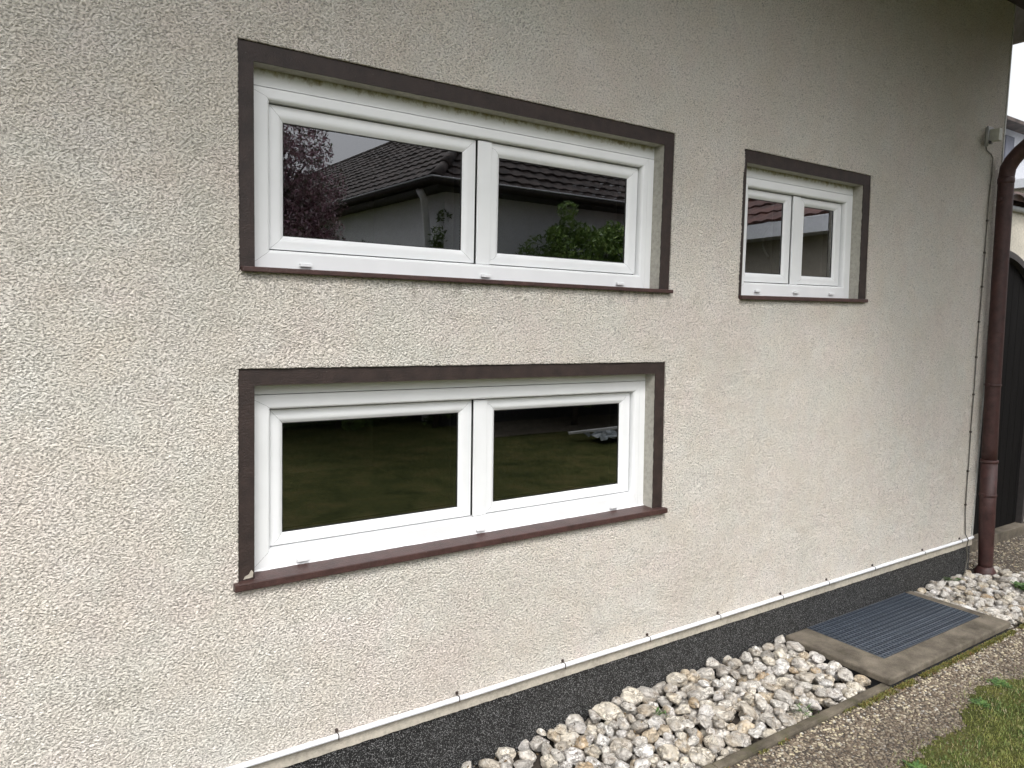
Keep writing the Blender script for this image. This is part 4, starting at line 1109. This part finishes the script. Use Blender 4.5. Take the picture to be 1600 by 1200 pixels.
# ------------------------------------------------------------------ grass, moss and weeds
def grass_mesh(name, pts, hmin, hmax, wd, mat, seed, label):
    rs = np.random.RandomState(seed); P = np.array(pts); n = len(P)
    h = rs.uniform(hmin, hmax, n); th = rs.uniform(0, 2 * PI, n); ln = rs.uniform(.2, 1.3, n) * h; w_ = rs.uniform(.6, 1.2, n) * wd
    d = np.stack([np.cos(th), np.sin(th), 0 * th], 1); s = np.stack([-np.sin(th), np.cos(th), 0 * th], 1)
    up_ = np.array([0, 0, 1.0])
    a = P - s * w_[:, None]; b = P + s * w_[:, None]
    mid = P + d * (ln * .35)[:, None] + up_ * (h * .6)[:, None]
    c = mid + s * (w_ * .8)[:, None]; e = mid - s * (w_ * .8)[:, None]
    t = P + d * ln[:, None] + up_ * h[:, None]
    V = np.stack([a, b, c, e, t], 1).reshape(-1, 3); i = np.arange(n)[:, None] * 5
    F = (i + np.array([[0, 1, 2, 3]])).tolist() + (i + np.array([[3, 2, 4]])).tolist()
    me = bpy.data.meshes.new(name); me.from_pydata(V.tolist(), [], F); me.materials.append(mat)
    return link(bpy.data.objects.new(name, me), kind='stuff', label=label)
rs_ = np.random.RandomState(2); pts = []
while len(pts) < 80000:
    x = rs_.uniform(2.3, 4.9); y = -1.75 + rs_.uniform(0, 1.1)
    e = lawn_edge(x); dd = e - y + .035 * noise.noise(Vector((x * 11, y * 11, 0)))
    if dd < -.03: continue
    if dd < .14 and rs_.rand() > .08 + max(dd, 0) / .15: continue
    if y < -1.35 and x < 2.9 - (y + 1.35): pass
    pts.append((x, y, -.037))
grass_mesh('grass', pts, .004, .016, .0009, M['grass'], 3, 'short patchy green and straw coloured lawn grass beside the path')
pts = []
for _ in range(9000):      # moss along the kerb and the slab's foot
    x = rs_.uniform(2.9, 4.7); y = -.531 - abs(rs_.normal(0, .012))
    if noise.noise(Vector((x * 7, 0, 0))) > -.1 - .3 * (x > 3.2): pts.append((x, y, -.038))
for _ in range(1500):
    x = rs_.uniform(1.6, 3.1); y = -.527 - abs(rs_.normal(0, .006))
    if noise.noise(Vector((x * 9, 4, 0))) > .1: pts.append((x, y, -.038))
grass_mesh('moss', pts, .003, .011, .0022, M['moss'], 4, 'yellow green moss growing along the foot of the light well slab')
def weed(loc, n, ln, wd, seed, label, up_=.6):
    rs = random.Random(seed); V = []; F = []
    for i in range(n):
        a = rs.uniform(0, 2 * PI); l = ln * rs.uniform(.6, 1.15); d = Vector((math.cos(a), math.sin(a), 0)); s = Vector((-d.y, d.x, 0)); w_ = wd * rs.uniform(.7, 1.2); u = rs.uniform(.3, 1.1) * up_
        b0 = len(V); off = Vector((rs.gauss(0, ln * .4), rs.gauss(0, ln * .4), 0))
        for t, ww in ((0, .15), (.3, .7), (.6, 1.0), (.85, .6), (1, .05)):
            c = off + d * l * t * (1 - .25 * u) + Vector((0, 0, l * u * (t - .45 * t * t)))
            V += [c - s * w_ * ww / 2, c + Vector((0, 0, -.12 * w_ * ww)), c + s * w_ * ww / 2]
        for k_ in range(4):
            for q in (0, 1): F.append((b0 + 3 * k_ + q, b0 + 3 * k_ + q + 1, b0 + 3 * k_ + q + 4, b0 + 3 * k_ + q + 3))
    o = from_py('weed', V, F, M['weed'], smooth=True, label=label, cat='weed'); o.location = loc; return o
fl = np.random.RandomState(41); V = []; F = []
for i in range(330):
    x, y = (fl.uniform(1.3, 3.1), fl.uniform(-.47, -.02)) if i < 230 else (fl.uniform(4.35, 5.2), fl.uniform(-.5, -.03))
    R0 = res1 if i < 230 else res2
    zt_ = max([q[2] + q[5] * math.sqrt(max(0, 1 - ((q[0] - x) ** 2 + (q[1] - y) ** 2) / (q[3] * q[4]))) for q in R0 if (q[0] - x) ** 2 + (q[1] - y) ** 2 < q[3] * q[4]] or [-.03])
    a, l_ = fl.uniform(0, 2 * PI), fl.uniform(.003, .009); d = Vector((math.cos(a), math.sin(a), fl.uniform(-.3, .3))); s_ = Vector((-d.y, d.x, fl.uniform(-.3, .3))) * .45
    c = Vector((x, y, zt_ + .004)); b0 = len(V); V += [c - d * l_, c + s_ * l_, c + d * l_, c - s_ * l_]; F.append((b0, b0 + 1, b0 + 2, b0 + 3))
M['litter'] = mat_leaf('dry_litter', [(0, (0.05, 0.035, 0.02)), (0.5, (0.12, 0.08, 0.04)), (1, (0.22, 0.16, 0.08))])
from_py('leaf_litter', V, F, M['litter'], kind='stuff', label='tiny dry brown leaf crumbs caught between the bed stones')
weed((4.95, -.36, .0), 46, .075, .018, 1, 'large leafy green weed among the stones by the downpipe foot', 1.0)
weed((4.70, -.045, .015), 14, .045, .014, 2, 'small green weed between stones against the dark base near the downpipe')
weed((2.62, -.46, -.012), 22, .05, .006, 3, 'grassy green tuft between the stones and the concrete edging', 1.0)
weed((2.10, -.18, .0), 12, .04, .006, 4, 'tiny sprig growing in the middle of the stone bed', 1.0)
weed((3.36, -.80, -.035), 110, .030, .008, 5, 'dark green rosette weed at the edge of the grass nearest the slab', .35)
weed((3.62, -.77, -.035), 130, .034, .008, 6, 'broad green weed clump where grass meets path at the right', .4)
weed((2.66, -.90, -.035), 110, .030, .008, 7, 'bright green weed clump at the bottom edge of the lawn', .5)
